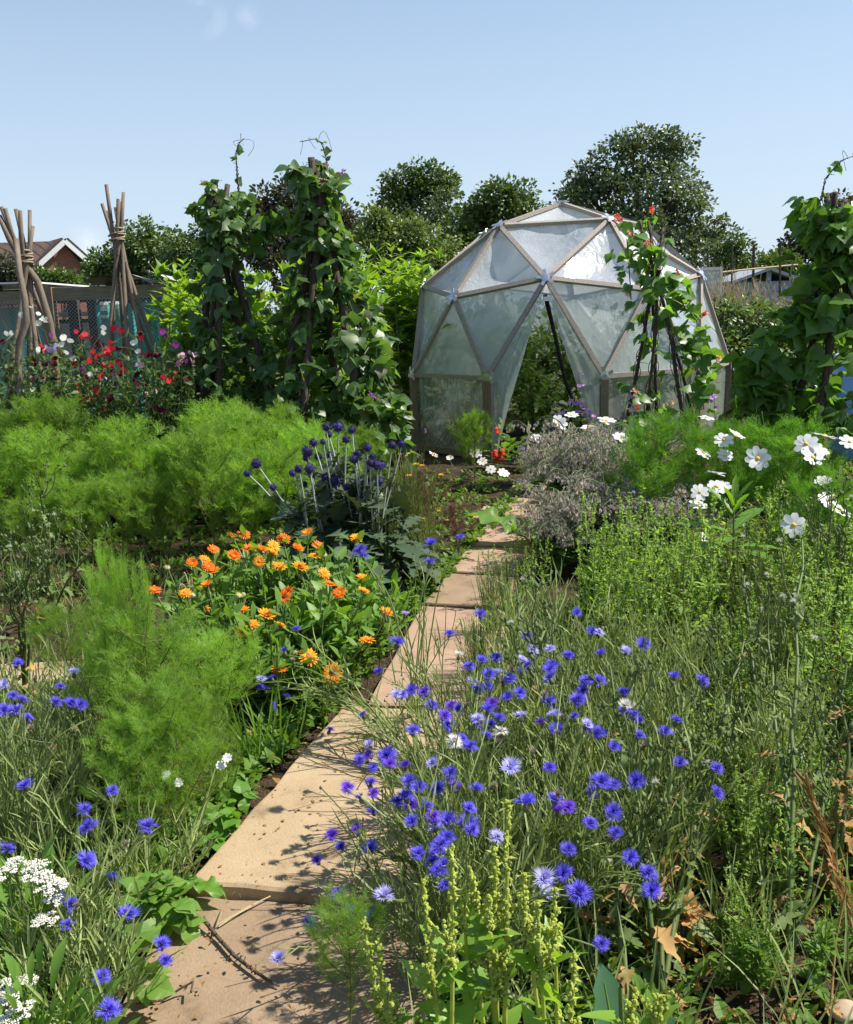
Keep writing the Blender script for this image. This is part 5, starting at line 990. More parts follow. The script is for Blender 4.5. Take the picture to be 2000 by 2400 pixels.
def cornflower_plant(label, b0, fl, nstem, H, W, group, leafiness=9, buds=5, sweep=None, mat='corn_stem', extra=()):
    b0 = np.asarray(b0); t = thing('cornflower_plant', label, 'cornflower', tuple(b0), group); ml, ms = MB(), MB()
    for p, kind, facing in fl:
        q = p - b0; dxy = np.append(q[:2], 0); c = (q[0] * .45 + rng.normal(0, .02), q[1] * .45, q[2] * .75) if sweep is None else tuple(np.asarray(sweep) + rng.normal(0, .03, 3))
        st = bez((rng.normal(0, .05), rng.normal(0, .05), 0), q, c, 10); st[3:-1] += rng.normal(0, .004, (6, 3)); ms.tube(st, np.linspace(.0032, .0017, 10), 4); narrow_leaves(ml, st, leafiness)
        d = nrm(nrm(st[-1] - st[-2]) * .35 + nrm(np.array((0, 0, EYE)) - p) * facing + np.array((.15, 0, .75)) + rng.normal(0, .3, 3)); cf_head(t, b0, p + d * .012, d, kind)
        if rng.random() < .55:
            s0 = along(st, rng.uniform(.5, .8))[0]; e = s0 + np.array((rng.normal(0, .06), rng.normal(0, .06), rng.uniform(.06, .16))); ms.tube(bez(s0, e, (s0 + e) / 2 + rng.normal(0, .015, 3), 5), .0016, 3)
            o = ob('bud', ME_BUD, t); o.location = e; o.scale = (.013,) * 3
    for q in range(nstem):
        a = rng.uniform(0, 6.28); r_ = W * math.sqrt(rng.random()); e = np.array((math.cos(a) * r_ * 1.25, math.sin(a) * r_ * 1.25, H * rng.uniform(.5, 1.0))); s0 = (math.cos(a) * r_ * .5, math.sin(a) * r_ * .5, 0)
        st = bez(s0, e, (e[0] * .8, e[1] * .8, e[2] * .6), 8); st[2:] += rng.normal(0, .006, (6, 3)); ms.tube(st, np.linspace(.003, .0014, 8), 3); narrow_leaves(ml, st, leafiness, .05, .95)
        if q % 3 == 0:
            s1 = along(st, rng.uniform(.4, .7))[0]; e1 = s1 + np.array((rng.normal(0, .07), rng.normal(0, .07), rng.uniform(.08, .2))); st1 = bez(s1, e1, (s1 + e1) / 2 + rng.normal(0, .02, 3), 5); ms.tube(st1, .0015, 3); narrow_leaves(ml, st1, 3)
        if q < buds: o = ob('bud', ME_BUD, t); o.location = e; o.scale = (.013,) * 3
    if ml.n: ml.build('leaves', M[mat], t)
    ms.build('stem', M[mat], t); return t
def cf_pos(x, y, z):
    return atz(x, y, z)
def zguess(x, y):   # height of the flower carpet above the soil
    if x < 880 and y > 1900: return .20
    if x < 900: return .28
    return float(np.clip(.50 - .00022 * (y - 1500), .30, .50)) + rng.normal(0, .025)
for x, y, k in list(FL_MAIN):
    if rng.random() < .55: FL_MAIN.append((int(x + rng.normal(0, 38)), int(y + rng.uniform(5, 60)), 'bbbbvpfb'[rng.integers(0, 8)]))
main_b = []
for i, (x, y) in enumerate(((.05, 2.12), (.28, 2.02), (.50, 2.05), (.10, 2.42), (.36, 2.40), (.62, 2.42), (.18, 2.78), (.44, 2.80), (.72, 2.80), (.30, 3.2), (.58, 3.25), (.88, 3.2), (.95, 2.5), (.05, 1.86), (.40, 3.6))):
    main_b.append((np.array((x, y, 0.0)), []))
for x, y, k in FL_MAIN:
    p = cf_pos(x, y, zguess(x, y)); j = int(np.argmin([np.hypot(*(p + (.03, .05, 0) - b)[:2]) for b, _ in main_b])); main_b[j][1].append((p, k, .35))
gC = 'blue cornflowers massed right of the pale slab'
cl = {0: 'cornflower spilling blue blooms over the right edge of the pale slab', 1: 'cornflower with large blue and one lilac bloom behind the tall green spike', 13: 'cornflower at the front right corner of the pale slab, drooping violet blooms',
      12: 'cornflower at the right rim of the blue mass, towards the seeding thistles', 2: 'cornflower with big blue blooms at the front right of the mass, by the spikes', 14: 'cornflower at the back of the blue mass against the light green weeds'}
for j, (b, fl) in enumerate(main_b):
    cornflower_plant(cl.get(j, 'blue cornflower crowded in the middle of the mass right of the pale slab'), b, fl, 44, .42, .17, gC, 10, 6)
iso = cornflower_plant('tall cornflower holding blue blooms high above the path, in front of the thistles', atz(1010, 1740), [(at(848, 1297, 2.75), 'B', .5), (at(852, 1312, 2.78), 'b', .3)], 3, .5, .08, 'cornflowers leaning over the path', 6, 1)
iso = cornflower_plant('upright cornflower with two bright blooms against the path slabs', atz(975, 1720), [(at(1010, 1284, 2.95), 'B', .6), (at(1006, 1328, 2.9), 'B', .3), (at(1080, 1270, 3.0), 'b', .1), (at(1053, 1493, 2.9), 'b', .2), (at(948, 1449, 2.9), 'p', .2)], 8, .55, .08, 'cornflowers leaning over the path', 5, 2)
sw = [(612, 1600, 'p'), (605, 1617, 'b'), (622, 1625, 'b'), (640, 1597, 'b'), (655, 1655, 'b'), (670, 1640, 'b'), (696, 1483, 'b'), (669, 1535, 'b')]
cornflower_plant('cornflower with long stems sprawling left across the pale slab to the marigolds', (-.02, 2.72, 0), [(at(x, y, 3.05 + .1 * rng.random()), k, .3) for x, y, k in sw], 0, .4, .1, 'cornflowers leaning over the path', 14, 1, (-.22, .12, .33))
sw2 = [(750, 1735, 'f'), (820, 1630, 'f'), (930, 1640, 'p'), (865, 1690, 'f'), (770, 1720, 'b'), (855, 1740, 'f'), (800, 1780, 'f'), (690, 1560, 'f'), (745, 1620, 'f')]
cornflower_plant('half faded cornflower stems sweeping left over the back of the pale slab', (.0, 2.62, 0), [(at(x, y, 2.9 + .1 * rng.random()), k, .1) for x, y, k in sw2], 0, .4, .1, 'cornflowers leaning over the path', 10, 1, (-.12, .08, .28))
cornflower_plant('lone low cornflower bending over the front edge of the pale slab', (-.06, 2.05, 0), [(atz(748, 2026, .14), 'b', .2), (atz(778, 1967, .18), 'v', .1), (atz(655, 2255, .16), 'p', .2), (atz(720, 2170, .15), 'b', .1), (atz(830, 2080, .14), 'f', .1)], 8, .25, .1, 'cornflowers leaning over the path', 8, 2)
LEFT = """37,1564,b 174,1587,p 139,1619,b 27,1639,b 46,1649,b 126,1655,b 165,1660,B 185,1658,b 9,1669,b 39,1676,B 59,1692,b 62,1852,b 263,1861,b 199,1907,b 213,1948,B 345,1950,B 197,2026,B 256,2074,B 11,2003,b 162,2133,b 297,2158,B 160,2181,b 375,2225,b 384,2259,b 247,2378,B 85,1600,f 170,1720,f 120,1755,f 285,1995,f 180,2140,f 70,1715,f 15,1610,p 240,2300,b 130,2110,b"""
LF = [(int(a), int(b), c) for a, b, c in (q.split(',') for q in LEFT.split())]
lb = [(np.array(p), [], lab) for p, lab in (((-1.42, 3.0, 0), 'cornflower at the far left edge with a cluster of blue blooms'), ((-1.05, 2.75, 0), 'cornflower left of the big foreground feathery plant'), ((-1.15, 2.35, 0), 'cornflower with grey green leaves below the left feathery clump'),
      ((-.80, 2.15, 0), 'cornflower with blooms at the near left corner of the pale slab'), ((-.85, 1.80, 0), 'cornflower beside the white flower clusters at the left'), ((-.74, 1.70, 0), 'cornflower at the left edge of the nearest slab'), ((-1.3, 2.05, 0), 'cornflower behind the white flower clusters at the left edge'))]
for x, y, k in LF:
    z = float(np.clip(.46 - .00040 * (y - 1560), .14, .48)); p = atz(x, y, z); j = int(np.argmin([np.hypot(*(p - b)[:2]) for b, _, _ in lb])); lb[j][1].append((p, k, .3))
for b, fl, lab in lb: cornflower_plant(lab, b, fl, 46 if b[1] > 2 else 24, .44 if b[1] > 2.2 else .24, .20 if b[1] > 1.9 else .11, 'cornflowers in the left foreground', 11, 4)
# ------------------------------------------------------------------ white yarrow-like clusters at the lower left
def corymb(seed):
    r = np.random.default_rng(seed); mb = MB()
    for u in range(15):
        a, rr = r.uniform(0, 6.28), math.sqrt(r.random()) * .82; c = np.array((rr * math.cos(a), rr * math.sin(a) * .85, .30 * (1 - rr * rr) + r.normal(0, .07))); w = r.uniform(.17, .27)
        for i in range(22):
            b, q = r.uniform(0, 6.28), math.sqrt(r.random()) * w; lathe_at(mb, c + np.array((q * math.cos(b), q * math.sin(b), .5 * (w - q) + r.normal(0, .03))), r.uniform(.035, .065), r)
    return mb.mesh('flower_cluster', M['cream'], False)
def lathe_at(mb, p, s, r):
    k = 5; a = np.arange(k) * 2 * math.pi / k + r.uniform(0, 6); ring = np.stack([np.cos(a), np.sin(a), 0 * a], -1) * s; v = np.concatenate([p + ring * (1, 1, 1), p + ring * .55 + (0, 0, s * .8), [p + (0, 0, s * .75)], [p - (0, 0, s * .8)]])
    j = np.arange(k); j2 = (j + 1) % k; mb.add(v, np.stack([j, j2, k + j2, k + j], -1)); b = mb.n - len(v); mb.F.append((np.stack([b + k + j, b + k + j2, np.full(k, b + 2 * k)], -1), np.zeros(k, int))); mb.F.append((np.stack([b + j2, b + j, np.full(k, b + 2 * k + 1)], -1), np.zeros(k, int)))
ME_COR = [corymb(s) for s in (1, 2, 3)]
def yarrow(label, base, heads):
    b0 = np.array(base); t = thing('yarrow_plant', label, 'yarrow', tuple(b0), 'white flower clusters at the lower left'); ml, ms = MB(), MB()
    for x, y, z, s in heads:
        p = atz(x, y, z) - b0; st = bez((rng.normal(0, .03), rng.normal(0, .03), 0), p, (p[0] * .5, p[1] * .5, p[2] * .7), 7); ms.tube(st, .003, 5); narrow_leaves(ml, st, 16, .1, .9, (.04, .08)); o = ob('flower_cluster', ME_COR[rng.integers(0, 3)], t); o.location = p; o.scale = (s, s, s * .8); o.rotation_euler = (rng.normal(-.12, .12), rng.normal(0, .15), rng.uniform(0, 6))
        for q in range(9): a = rng.uniform(0, 6.28); ms.tube([along(st, .86)[0], p + (math.cos(a) * s * .7, math.sin(a) * s * .7, .002)], .0012, 3)
    n_ = 160; d = rdir(n_, 0); pos = d * (.16, .14, .26) * rng.uniform(.4, 1, (n_, 1)); add_leaves(ml, T_OBL, pos, nrm(d + (0, 0, .6)), (0, 0, 1.0), rng.uniform(.05, .10, n_), 0, .8)
    ml.build('leaves', M['cal_leaf'], t, True); ms.build('stem', M['corn_stem'], t)
yarrow('white flower clusters above green leaves at the left edge, upper of two such plants', (-.93, 1.92, 0), [(98, 2050, .30, .046), (118, 2085, .29, .042), (70, 2035, .30, .034), (8, 2050, .30, .040), (28, 2030, .31, .03), (108, 2155, .24, .028), (90, 2160, .24, .02), (125, 2110, .27, .026)])
yarrow('white flower clusters at the bottom left corner, lower of two such plants', (-.78, 1.55, 0), [(22, 2318, .22, .036), (48, 2372, .21, .036), (68, 2305, .22, .024), (55, 2300, .22, .022), (10, 2345, .22, .028), (15, 2395, .2, .03)])
# ------------------------------------------------------------------ bolting green spikes at the bottom
T_TRI = [leaf_t([.02, .05, .34, .30, .26, .16, .10, .01], .18, -.35, .14, 71), leaf_t([.02, .06, .30, .34, .22, .18, .08, .01], .22, -.2, .16, 72)]
def spike_plant(label, base, tops, leaves, grp='green seed spikes at the bottom of the picture'):
    b0 = np.array(base); t = thing('seeding_spinach', label, 'seeding plant', tuple(b0), grp); ml, ms = MB(), MB()
    for (x, y, Y, L) in tops:
        msp = MB()
        p = at(x, y, Y) - b0; st = bez((rng.normal(0, .015), rng.normal(0, .015), 0), p, (p[0] * .7, p[1] * .7, p[2] * .5), 16); ms.tube(st, np.linspace(.006, .0022, 16), 6); ln = np.linalg.norm(p)
        m = int(L / .0021); tt = 1 - L / ln * rng.uniform(0, 1, m) ** 1.15; c = along(st, np.clip(tt, 0, 1)); d = rdir(m, -.5); rad = .0035 + .006 * np.clip((1 - tt) * ln / L, 0, 1) ** .5 * (.6 + .4 * np.sin(tt * ln * 160))
        for a_, b_ in zip(c + d * rad[:, None], rng.uniform(.0022, .0046, m)): lathe_at(msp, a_, b_, rng)
        k = int(m * .35); add_leaves(msp, T_LANCE, c[:k], nrm(d[:k] + (0, 0, .3)), (0, 0, 1.0), rng.uniform(.008, .02, k))
        for q in range(5):   # side spikelets lower down
            s0 = along(st, max(.05, 1 - L / ln * rng.uniform(.75, 1.0)))[0]; e = s0 + nrm(np.append(rng.normal(0, .6, 2), 1.4)) * rng.uniform(.03, .08); ms.tube([s0, e], .0018, 4)
            for z in np.linspace(.25, 1, 12): lathe_at(msp, s0 + (e - s0) * z + rng.normal(0, .003, 3), .004, rng)
        k = leaves; tt = rng.uniform(.08, max(.2, 1 - L / ln * .8), k); add_leaves(ml, T_TRI, along(st, tt), nrm(rdir(k, -.1) + (0, 0, .5)), nrm(rng.normal(0, .35, (k, 3)) + (0, 0, 1)), rng.uniform(.04, .095, k), 0, .95)
        msp.build('seed_spike', M['spike'], t)
    ml.build('leaves', M['spike_leaf'], t, True); ms.build('stem', M['spike'], t, True)
spike_plant('tallest green seed spike standing in front of the cornflowers at the bottom centre', at(1170, 2550, 1.38) * z0, [(1190, 1880, 1.42, .36), (1160, 1990, 1.44, .16), (1145, 2100, 1.40, .2)], 8)
spike_plant('curved pair of yellow green seed spikes left of the tallest spike', at(1075, 2600, 1.34) * z0, [(1057, 1985, 1.36, .24), (990, 2060, 1.34, .24)], 9)
spike_plant('thin pair of green seed spikes leaning left beside the nearest slab', at(960, 2580, 1.36) * z0, [(852, 2155, 1.36, .2), (885, 2205, 1.33, .2)], 5)
spike_plant('bushy green seed spike with large leaves right of the tallest spike', at(1310, 2600, 1.32) * z0, [(1225, 2045, 1.38, .14), (1260, 2110, 1.35, .14), (1345, 2240, 1.30, .18), (1300, 2080, 1.40, .12)], 9)
spike_plant('leafy bright green spinach stalk between the two spikes', at(1120, 2560, 1.42) * z0, [(1110, 2060, 1.45, .08), (1085, 2085, 1.42, .08)], 15)
spike_plant('short green seed spike at the bottom edge right of the bluish toothed leaf', at(1540, 2560, 1.40) * z0, [(1538, 2335, 1.38, .08), (1470, 2360, 1.36, .06)], 5)
# broad toothed leaves in the foreground
T_TOOTH = [leaf_t([.05, .08, .13, .11, .17, .14, .20, .17, .20, .15, .16, .09, .01], .22, -.18, .05, 81)]
def rosette(label, base, Ls, mat, stemh, cat='lettuce'):
    b0 = np.array(base); t = thing('wild_lettuce', label, cat, tuple(b0)); ms = MB(); ms.tube([(0, 0, 0), (.005, 0, stemh * .5), (0, .005, stemh)], [.007, .006, .004], 7); ms.build('stem', M['greenstem'], t, True)
    for a, h, up, L, w in Ls:
        mb = MB(); d = nrm(np.array((math.cos(a), math.sin(a), up))); add_leaves(mb, T_TOOTH, (0, 0, 0), d, nrm(np.array((-d[0] * up, -d[1] * up, 1.0))), L, 0, w); o = mb.build('leaf', M[mat], t, True); o.location = (0, 0, h)
        mb = MB(); s = np.linspace(.02, .85, 8); x, y, z = frames(d, nrm(np.array((-d[0] * up, -d[1] * up, 1.0)))); mb.tube(y * (s * L)[:, None] + z * (-.18 * s * s * L + .0015)[:, None], np.linspace(.0026, .0008, 8) * (L / .2), 4); ob('midrib', mb.mesh('midrib', M['spike_leaf'], True), o)
rosette('bluish green toothed leaves standing at the bottom edge right of the spikes', at(1455, 2420, 1.42) * z0, [(1.75, .10, 3.0, .20, .8), (.5, .07, 1.3, .17, .9), (2.9, .06, 1.0, .12, .8), (4.4, .03, .9, .14, .8), (.1, .16, .9, .10, .5)], 'blue_leaf', .30)
rosette('tall lettuce like plant with broad upright leaves in front of the white cosmos', atz(1712, 1460), [(2.9, .42, .35, .26, .75), (3.3, .36, .15, .24, .75), (.6, .44, .55, .22, .9), (-.1, .36, .1, .22, .8), (2.4, .50, 1.3, .18, .6), (1.2, .54, 2.4, .16, .55), (.2, .54, 2.0, .15, .55), (4.2, .40, .3, .22, .8), (5.2, .34, .2, .24, .8), (3.8, .54, 1.9, .14, .5), (5.0, .52, 1.4, .15, .6)], 'lettuce', .56)
big = thing('burdock_leaf', 'big floppy wavy green leaf lying over the path', 'leaf', tuple(atz(1215, 1290)))
mb = MB(); O = np.array(big.location); add_leaves(mb, T_WAVY, [(0, 0, .12)] * 3, [nrm(np.array((-1, .1, .75))), nrm(np.array((.5, -.8, .35))), nrm(np.array((.9, .2, .5)))], [(0.5, -.3, 1.0), (0, .4, 1.0), (0, .1, 1.0)], [.34, .26, .24], 0, 1.1); mb.build('blade', M['cal_leaf'], big, True)
mb = MB(); mb.tube([(.1, .1, 0), (.05, .05, .07), (0, 0, .10)], .006, 5); mb.build('leaf_stalk', M['greenstem'], big)
# ------------------------------------------------------------------ pale green seeding weeds right of the path
def weed(seed, H=.6, spikes=11, dens=34, leafmat_='weed', lf=16):
    r = np.random.default_rng(seed); ml, ms = MB(), MB(); st = np.array([(.03 * math.sin(2.5 * s + seed), .03 * math.cos(2 * s + seed), H * s) for s in np.linspace(0, 1, 10)]); ms.tube(st, np.linspace(.004, .0015, 10), 4); brs = [(st, .45)]
    for i in range(spikes):
        tt = .22 + .7 * i / spikes; p = along(st, tt)[0]; a = i * 2.4 + r.normal(0, .3); L = H * .36 * (1.05 - .6 * tt); e = p + np.array((math.cos(a) * .5, math.sin(a) * .5, 1.0)) * L; b = bez(p, e, p + np.array((math.cos(a), math.sin(a), .4)) * L * .5, 6); ms.tube(b, .0014, 3); brs.append((b, 1))
    for b, k_ in brs:
        m = dens; tt = r.uniform(.15, 1.0, m); d = rdir(m, -.2); add_leaves(ml, T_LANCE, along(b, tt), nrm(d + (0, 0, .5)), nrm(rng.normal(0, .5, (m, 3)) + (0, 0, 1)), r.uniform(.009, .026, m), 0, 1.3)
    m = lf; tt = r.uniform(.05, .6, m); add_leaves(ml, T_OBL, along(st, tt), nrm(rdir(m, -.1) + (0, 0, .2)), (0, 0, 1.0), r.uniform(.04, .085, m))
    return ml.mesh('leaves', M[leafmat_], True), ms.mesh('stem', M['greenstem'], True)
WD = [weed(s) for s in (91, 92, 93, 94)]; WL = [weed(s, .4, 6, 18, 'weed_dark', 60) for s in (95, 96)]
def put(lib, k, name, label, cat, xy, group, s):
    t = thing(name, label, cat, (xy[0], xy[1], 0), group, rng.uniform(0, 6.28), s); ob('leaves', lib[k][0], t); ob('stem', lib[k][1], t); return t
FU = []
for s in (131, 132):
    ml, ms = MB(), MB()
    for q in range(70):
        a = rng.uniform(0, 6.28); r_ = rng.uniform(0, .2); e = np.array((math.cos(a) * r_, math.sin(a) * r_, rng.uniform(.35, .62))); st = bez((e[0] * .3, e[1] * .3, 0), e, (e[0] * .6, e[1] * .6, e[2] * .6), 6); ms.tube(st, .0016, 3); narrow_leaves(ml, st, 14, .1, 1, (.02, .05))
    FU.append((ml.mesh('leaves', M['fine']), ms.mesh('stem', M['fine'])))
cnt = 0
for gy_ in np.arange(2.9, 4.75, .138):
    for gx_ in np.arange(.32, 2.6, .145):
        x, y = gx_ + rng.normal(0, .05), gy_ + rng.normal(0, .05)
        lim = .46 + (y - 2.9) * .20
        if x < lim or x > .47 * y + .25: continue
        if x < .95 and y < 3.4: continue
        lab = ('near', 'pale green seeding weed at the near side of the patch behind the cornflowers') if y < 3.45 else ('far', 'pale green seeding weed in the patch before the borage and white cosmos')
        if rng.random() < .26: put(WL, rng.integers(0, 2), 'leafy_weed', 'low leafy dark green weed among the pale seeding weeds right of the path', 'weed', (x, y), 'leafy weeds right of the path', rng.uniform(.8, 1.1))
        elif rng.random() < .10: put(FU, rng.integers(0, 2), 'grassy_weed', 'thin stemmed greyish weed among the pale seeding weeds right of the path', 'weed', (x, y), 'thin greyish weeds right of the path', rng.uniform(.6, .85))
        else: put(WD, rng.integers(0, 4), 'seeding_weed', lab[1], 'weed', (x, y), f'{lab[0]} seeding weeds right of the path', rng.uniform(.52, 1.08) * (.92 if y > 4.3 else 1))
for px, py in ((1115, 1420), (1150, 1350), (1180, 1400), (1120, 1480), (1085, 1440), (1160, 1470), (1210, 1320), (1250, 1290), (1140, 1520), (1170, 1540), (1190, 1450), (1200, 1500), (1130, 1400), (1195, 1360), (1165, 1310), (1100, 1560), (1150, 1580), (1210, 1410), (1225, 1350), (1060, 1620)):
    g_ = atz(px + 62, py); put(WD, rng.integers(0, 4), 'seeding_weed', 'pale green seeding weed growing at the right edge of the path slabs', 'weed', g_, 'seeding weeds along the path edge', rng.uniform(.42, .56))
for px, py, s_ in ((985, 1425, .5), (960, 1460, .6), (930, 1490, .55), (905, 1530, .6), (880, 1570, .7), (850, 1610, .7), (820, 1650, .65), (795, 1690, .6), (760, 1730, .5), (1010, 1390, .5), (890, 1500, .8), (840, 1560, .85), (800, 1620, .8), (760, 1680, .7), (720, 1740, .6)):
    put(WL, rng.integers(0, 2), 'leafy_weed', 'low leafy weed spilling over the left edge of the path below the marigolds', 'weed', atz(px, py), 'leafy weeds at the left path edge', s_)
for px, py in ((1150, 1500), (1120, 1600), (1190, 1440), (1130, 1640)):
    put(FU, rng.integers(0, 2), 'grassy_weed', 'thin stemmed straggly weed at the right edge of the pinkish slab', 'weed', atz(px, py), 'thin weeds along the right path edge', rng.uniform(.45, .6))
# low weeds in the lower right (more open, yellowish)
for q in range(75):
    y = rng.uniform(1.75, 3.0); x = rng.uniform(.62 + .1 * (y - 1.7), .46 * y + .12)
    put(WL if q % 3 else WD, q % 2, 'low_weed', 'small straggly weed on the open soil at the lower right', 'weed', (x, y), 'small weeds at the lower right', rng.uniform(.35, .7) * (.75 if y < 2 else 1))
# ------------------------------------------------------------------ sow thistles gone to seed
T_SOW = []
for _s in (101, 102, 103):
    _r = np.random.default_rng(_s); _w = np.concatenate([[.03], np.sin(np.linspace(.35, 2.9, 13)) * np.where(np.arange(13) % 2, 1.0, .45) * _r.uniform(.12, .34, 13), [.006]]); _t = leaf_t(_w, .25, -.45, .25, _s)
    _v = _t['v']; _n = len(_w); _v[:_n, 1] += _r.normal(-.02, .02, _n); _v[2 * _n:, 0] *= _r.uniform(.6, 1.2, _n); _v[:, 2] += .06 * np.sin(7 * _v[:, 1] + 4 * _v[:, 0]); T_SOW.append(_t)
_mb = MB(); _d = rdir(110, -.35); _mb.many({'v': np.array([(-.035, 0, 0), (.035, 0, 0), (0, 1, 0.)]), 'f': [(np.array([(0, 1, 2)]), 0)]}, _d * .1, frames(_d, rdir(110)), 1.0); ME_FLUFF = _mb.mesh('seed_fluff', M['fluff'])
_mb = MB(); lathe(_mb, [(.02, -.5), (.36, -.42), (.42, -.1), (.24, .3), (.16, .5), (0, .52)], 7); ME_SOWBUD = _mb.mesh('bud', M['sow'], True)
def sow(label, base, stems, nl=8, fluff=2, group='seeding thistles on the right', dead=.3, r0=.007):
    b0 = np.array(base); t = thing('sow_thistle', label, 'thistle', tuple(b0), group); ml, ms, md = MB(), MB(), MB(); nf = 0
    for x, y, Y in stems:
        p = at(x, y, Y) - b0; st = bez((0, 0, 0), p, (p[0] * .35 + rng.normal(0, .03), p[1] * .4, p[2] * .6), 12); st[3:-1] += rng.normal(0, .006, (8, 3)); ms.tube(st, np.linspace(r0, r0 * .42, 12), 6)
        for q in range(7):
            tt = rng.uniform(.5, 1); s0 = along(st, tt)[0]; a = rng.uniform(0, 6.28); L = rng.uniform(.06, .17); e = s0 + np.array((math.cos(a) * .55, math.sin(a) * .55, .9)) * L; ms.tube(bez(s0, e, s0 + np.array((math.cos(a), math.sin(a), .3)) * L * .5, 5), .0022, 4)
            for z in range(3):
                e2 = e + np.append(rng.normal(0, .022, 2), rng.uniform(.0, .03)); ms.tube([e - (e - s0) * .2, e2], .0014, 3); o = ob('bud', ME_SOWBUD, t); o.location = e2; o.scale = (.015 * rng.uniform(.7, 1.15),) * 3; o.rotation_euler = (rng.normal(0, .35), rng.normal(0, .35), 0)
                if nf < fluff and z == 0: o = ob('seed_fluff', ME_FLUFF, t); o.location = e2 + (0, 0, .012); o.scale = (.011,) * 3; nf += 1
        k = nl; tt = rng.uniform(.06, .8, k); d = nrm(rdir(k, -.4) + (0, 0, .05)); isd = rng.random(k) < dead * (1.3 - tt); S_ = rng.uniform(.05, .10, k) * (1.1 - .5 * tt); pos = along(st, tt)
        if (~isd).any(): add_leaves(ml, T_SOW, pos[~isd], d[~isd], (0, 0, 1.0), S_[~isd])
        if isd.any(): add_leaves(md, T_SOW, pos[isd], nrm(d[isd] + (0, 0, -.5)), (0, 0, 1.0), S_[isd])
    ml.build('leaves', M['sow'], t, True); ms.build('stem', M['sow'], t, True)
    if md.n: md.build('dead_leaves', M['dead_leaf'], t, True)
sow('tall seeding thistle leaning right from the cornflowers, thick pale stem', atz(1555, 2330), [(1620, 1630, 2.5), (1745, 1500, 2.7), (1430, 1560, 2.4), (1690, 1690, 2.45)], 10, 4)
sow('seeding thistle with long bare stem curving over from the right edge', atz(1850, 2260), [(1880, 1260, 2.7), (1800, 1500, 2.6), (1960, 1690, 2.3), (1850, 1640, 2.4)], 10, 4)
sow('upright seeding thistle in the middle of the pale weeds', atz(1770, 1870), [(1745, 1350, 3.2), (1825, 1420, 3.2), (1700, 1480, 3.1)], 7, 4)
sow('thistle with papery brown leaves at the right edge above the bare soil', atz(1960, 2120), [(1985, 1560, 2.3), (2010, 1760, 2.2), (1920, 1850, 2.2)], 16, 2, dead=1.3)
sow('seeding thistle rising from the blue cornflowers, right of the pale slab', atz(1300, 1985), [(1210, 1370, 2.75), (1250, 1430, 2.75), (1300, 1450, 2.7)], 6, 3)
sow('thistle stem with small buds in front of the cornflowers at the lower right', atz(1470, 2330), [(1445, 1930, 1.95), (1475, 2020, 1.9)], 9, 2, dead=.6)
sow('slender thistle with fluffy heads in the lower right', atz(1600, 2230), [(1580, 1870, 2.1), (1570, 1780, 2.2), (1610, 1930, 2.05)], 8, 2, dead=.7)
sow('thistle with greyish buds left of the feathery foreground plume', atz(60, 1640), [(35, 1360, 3.1), (75, 1330, 3.1), (10, 1390, 3.05), (120, 1300, 3.4)], 7, 3, 'seeding thistles at the left')
sow('spiny leaved thistle before the feathery bed at the left', atz(130, 1430), [(120, 1290, 4.3), (60, 1200, 4.5), (95, 1160, 4.5), (255, 1265, 4.1)], 12, 3, 'seeding thistles at the left', .1)
sow('thin grey thistle with a round fluffy head at the right edge below the cosmos', atz(1960, 1560), [(1975, 1240, 3.5), (1950, 1140, 3.7), (1985, 1190, 3.6), (1915, 1220, 3.5)], 6, 3)
# ------------------------------------------------------------------ borage, mallow, fennel and the fine yellow green plant
def borage_plant(seed, H=.6, W=.3, nb=26):
    r = np.random.default_rng(seed); mb, ms, ml = MB(), MB(), MB()
    for i in range(nb):
        a = i * 2.4 + r.normal(0, .3); rr = W * math.sqrt((i + .5) / nb); e = np.array((math.cos(a) * rr, math.sin(a) * rr, H * r.uniform(.5, 1.15) * (1 - .12 * rr / W))); st = bez((0, 0, 0), e, (e[0] * .4, e[1] * .4, H * .6), 8); ms.tube(st, np.linspace(.007, .003, 8), 4)
        for q in range(7):
            s0 = along(st, r.uniform(.66, 1))[0]; b = r.uniform(0, 6.28); L = r.uniform(.08, .16); c1 = s0 + np.array((math.cos(b) * .6, math.sin(b) * .6, .8)) * L; c2 = s0 + np.array((math.cos(b), math.sin(b), .15)) * L * 1.2; cy_ = bez(s0, c2, c1, 8); ms.tube(cy_, .002, 3)
            for z in np.linspace(.2, 1, 9):
                p = along(cy_, z)[0]; dp = np.array((r.normal(0, .012), r.normal(0, .012), -r.uniform(.016, .034))); ms.tube([p, p + dp], .0009, 3); add_leaves(mb, T_OVAL, [p + dp] * 3, nrm(rng.normal(0, .35, (3, 3)) + (0, 0, -1.0)), rdir(3, -.2), r.uniform(.016, .026), 0, .8)
        k = 5; tt = r.uniform(.1, .6, k); add_leaves(ml, T_OBL, along(st, tt), nrm(rdir(k, -.1)), (0, 0, 1.0), r.uniform(.09, .19, k), 0, 1.5)
    return mb.mesh('bud_clusters', M['borage']), ms.mesh('stem', M['borage_stem'], True), ml.mesh('leaves', M['cal_leaf'], True)
BO = [borage_plant(s) for s in (111, 112)]
_mb = MB(); add_leaves(_mb, [leaf_t([.1, .32, .3, .02], .1, -.1)], [(0, 0, 0)] * 5, np.stack([np.cos(np.arange(5) * 1.2566), np.sin(np.arange(5) * 1.2566), .15 + 0 * np.arange(5)], -1), (0, 0, 1.0), 1.0); ME_BOF = _mb.mesh('flower', M['blue'])
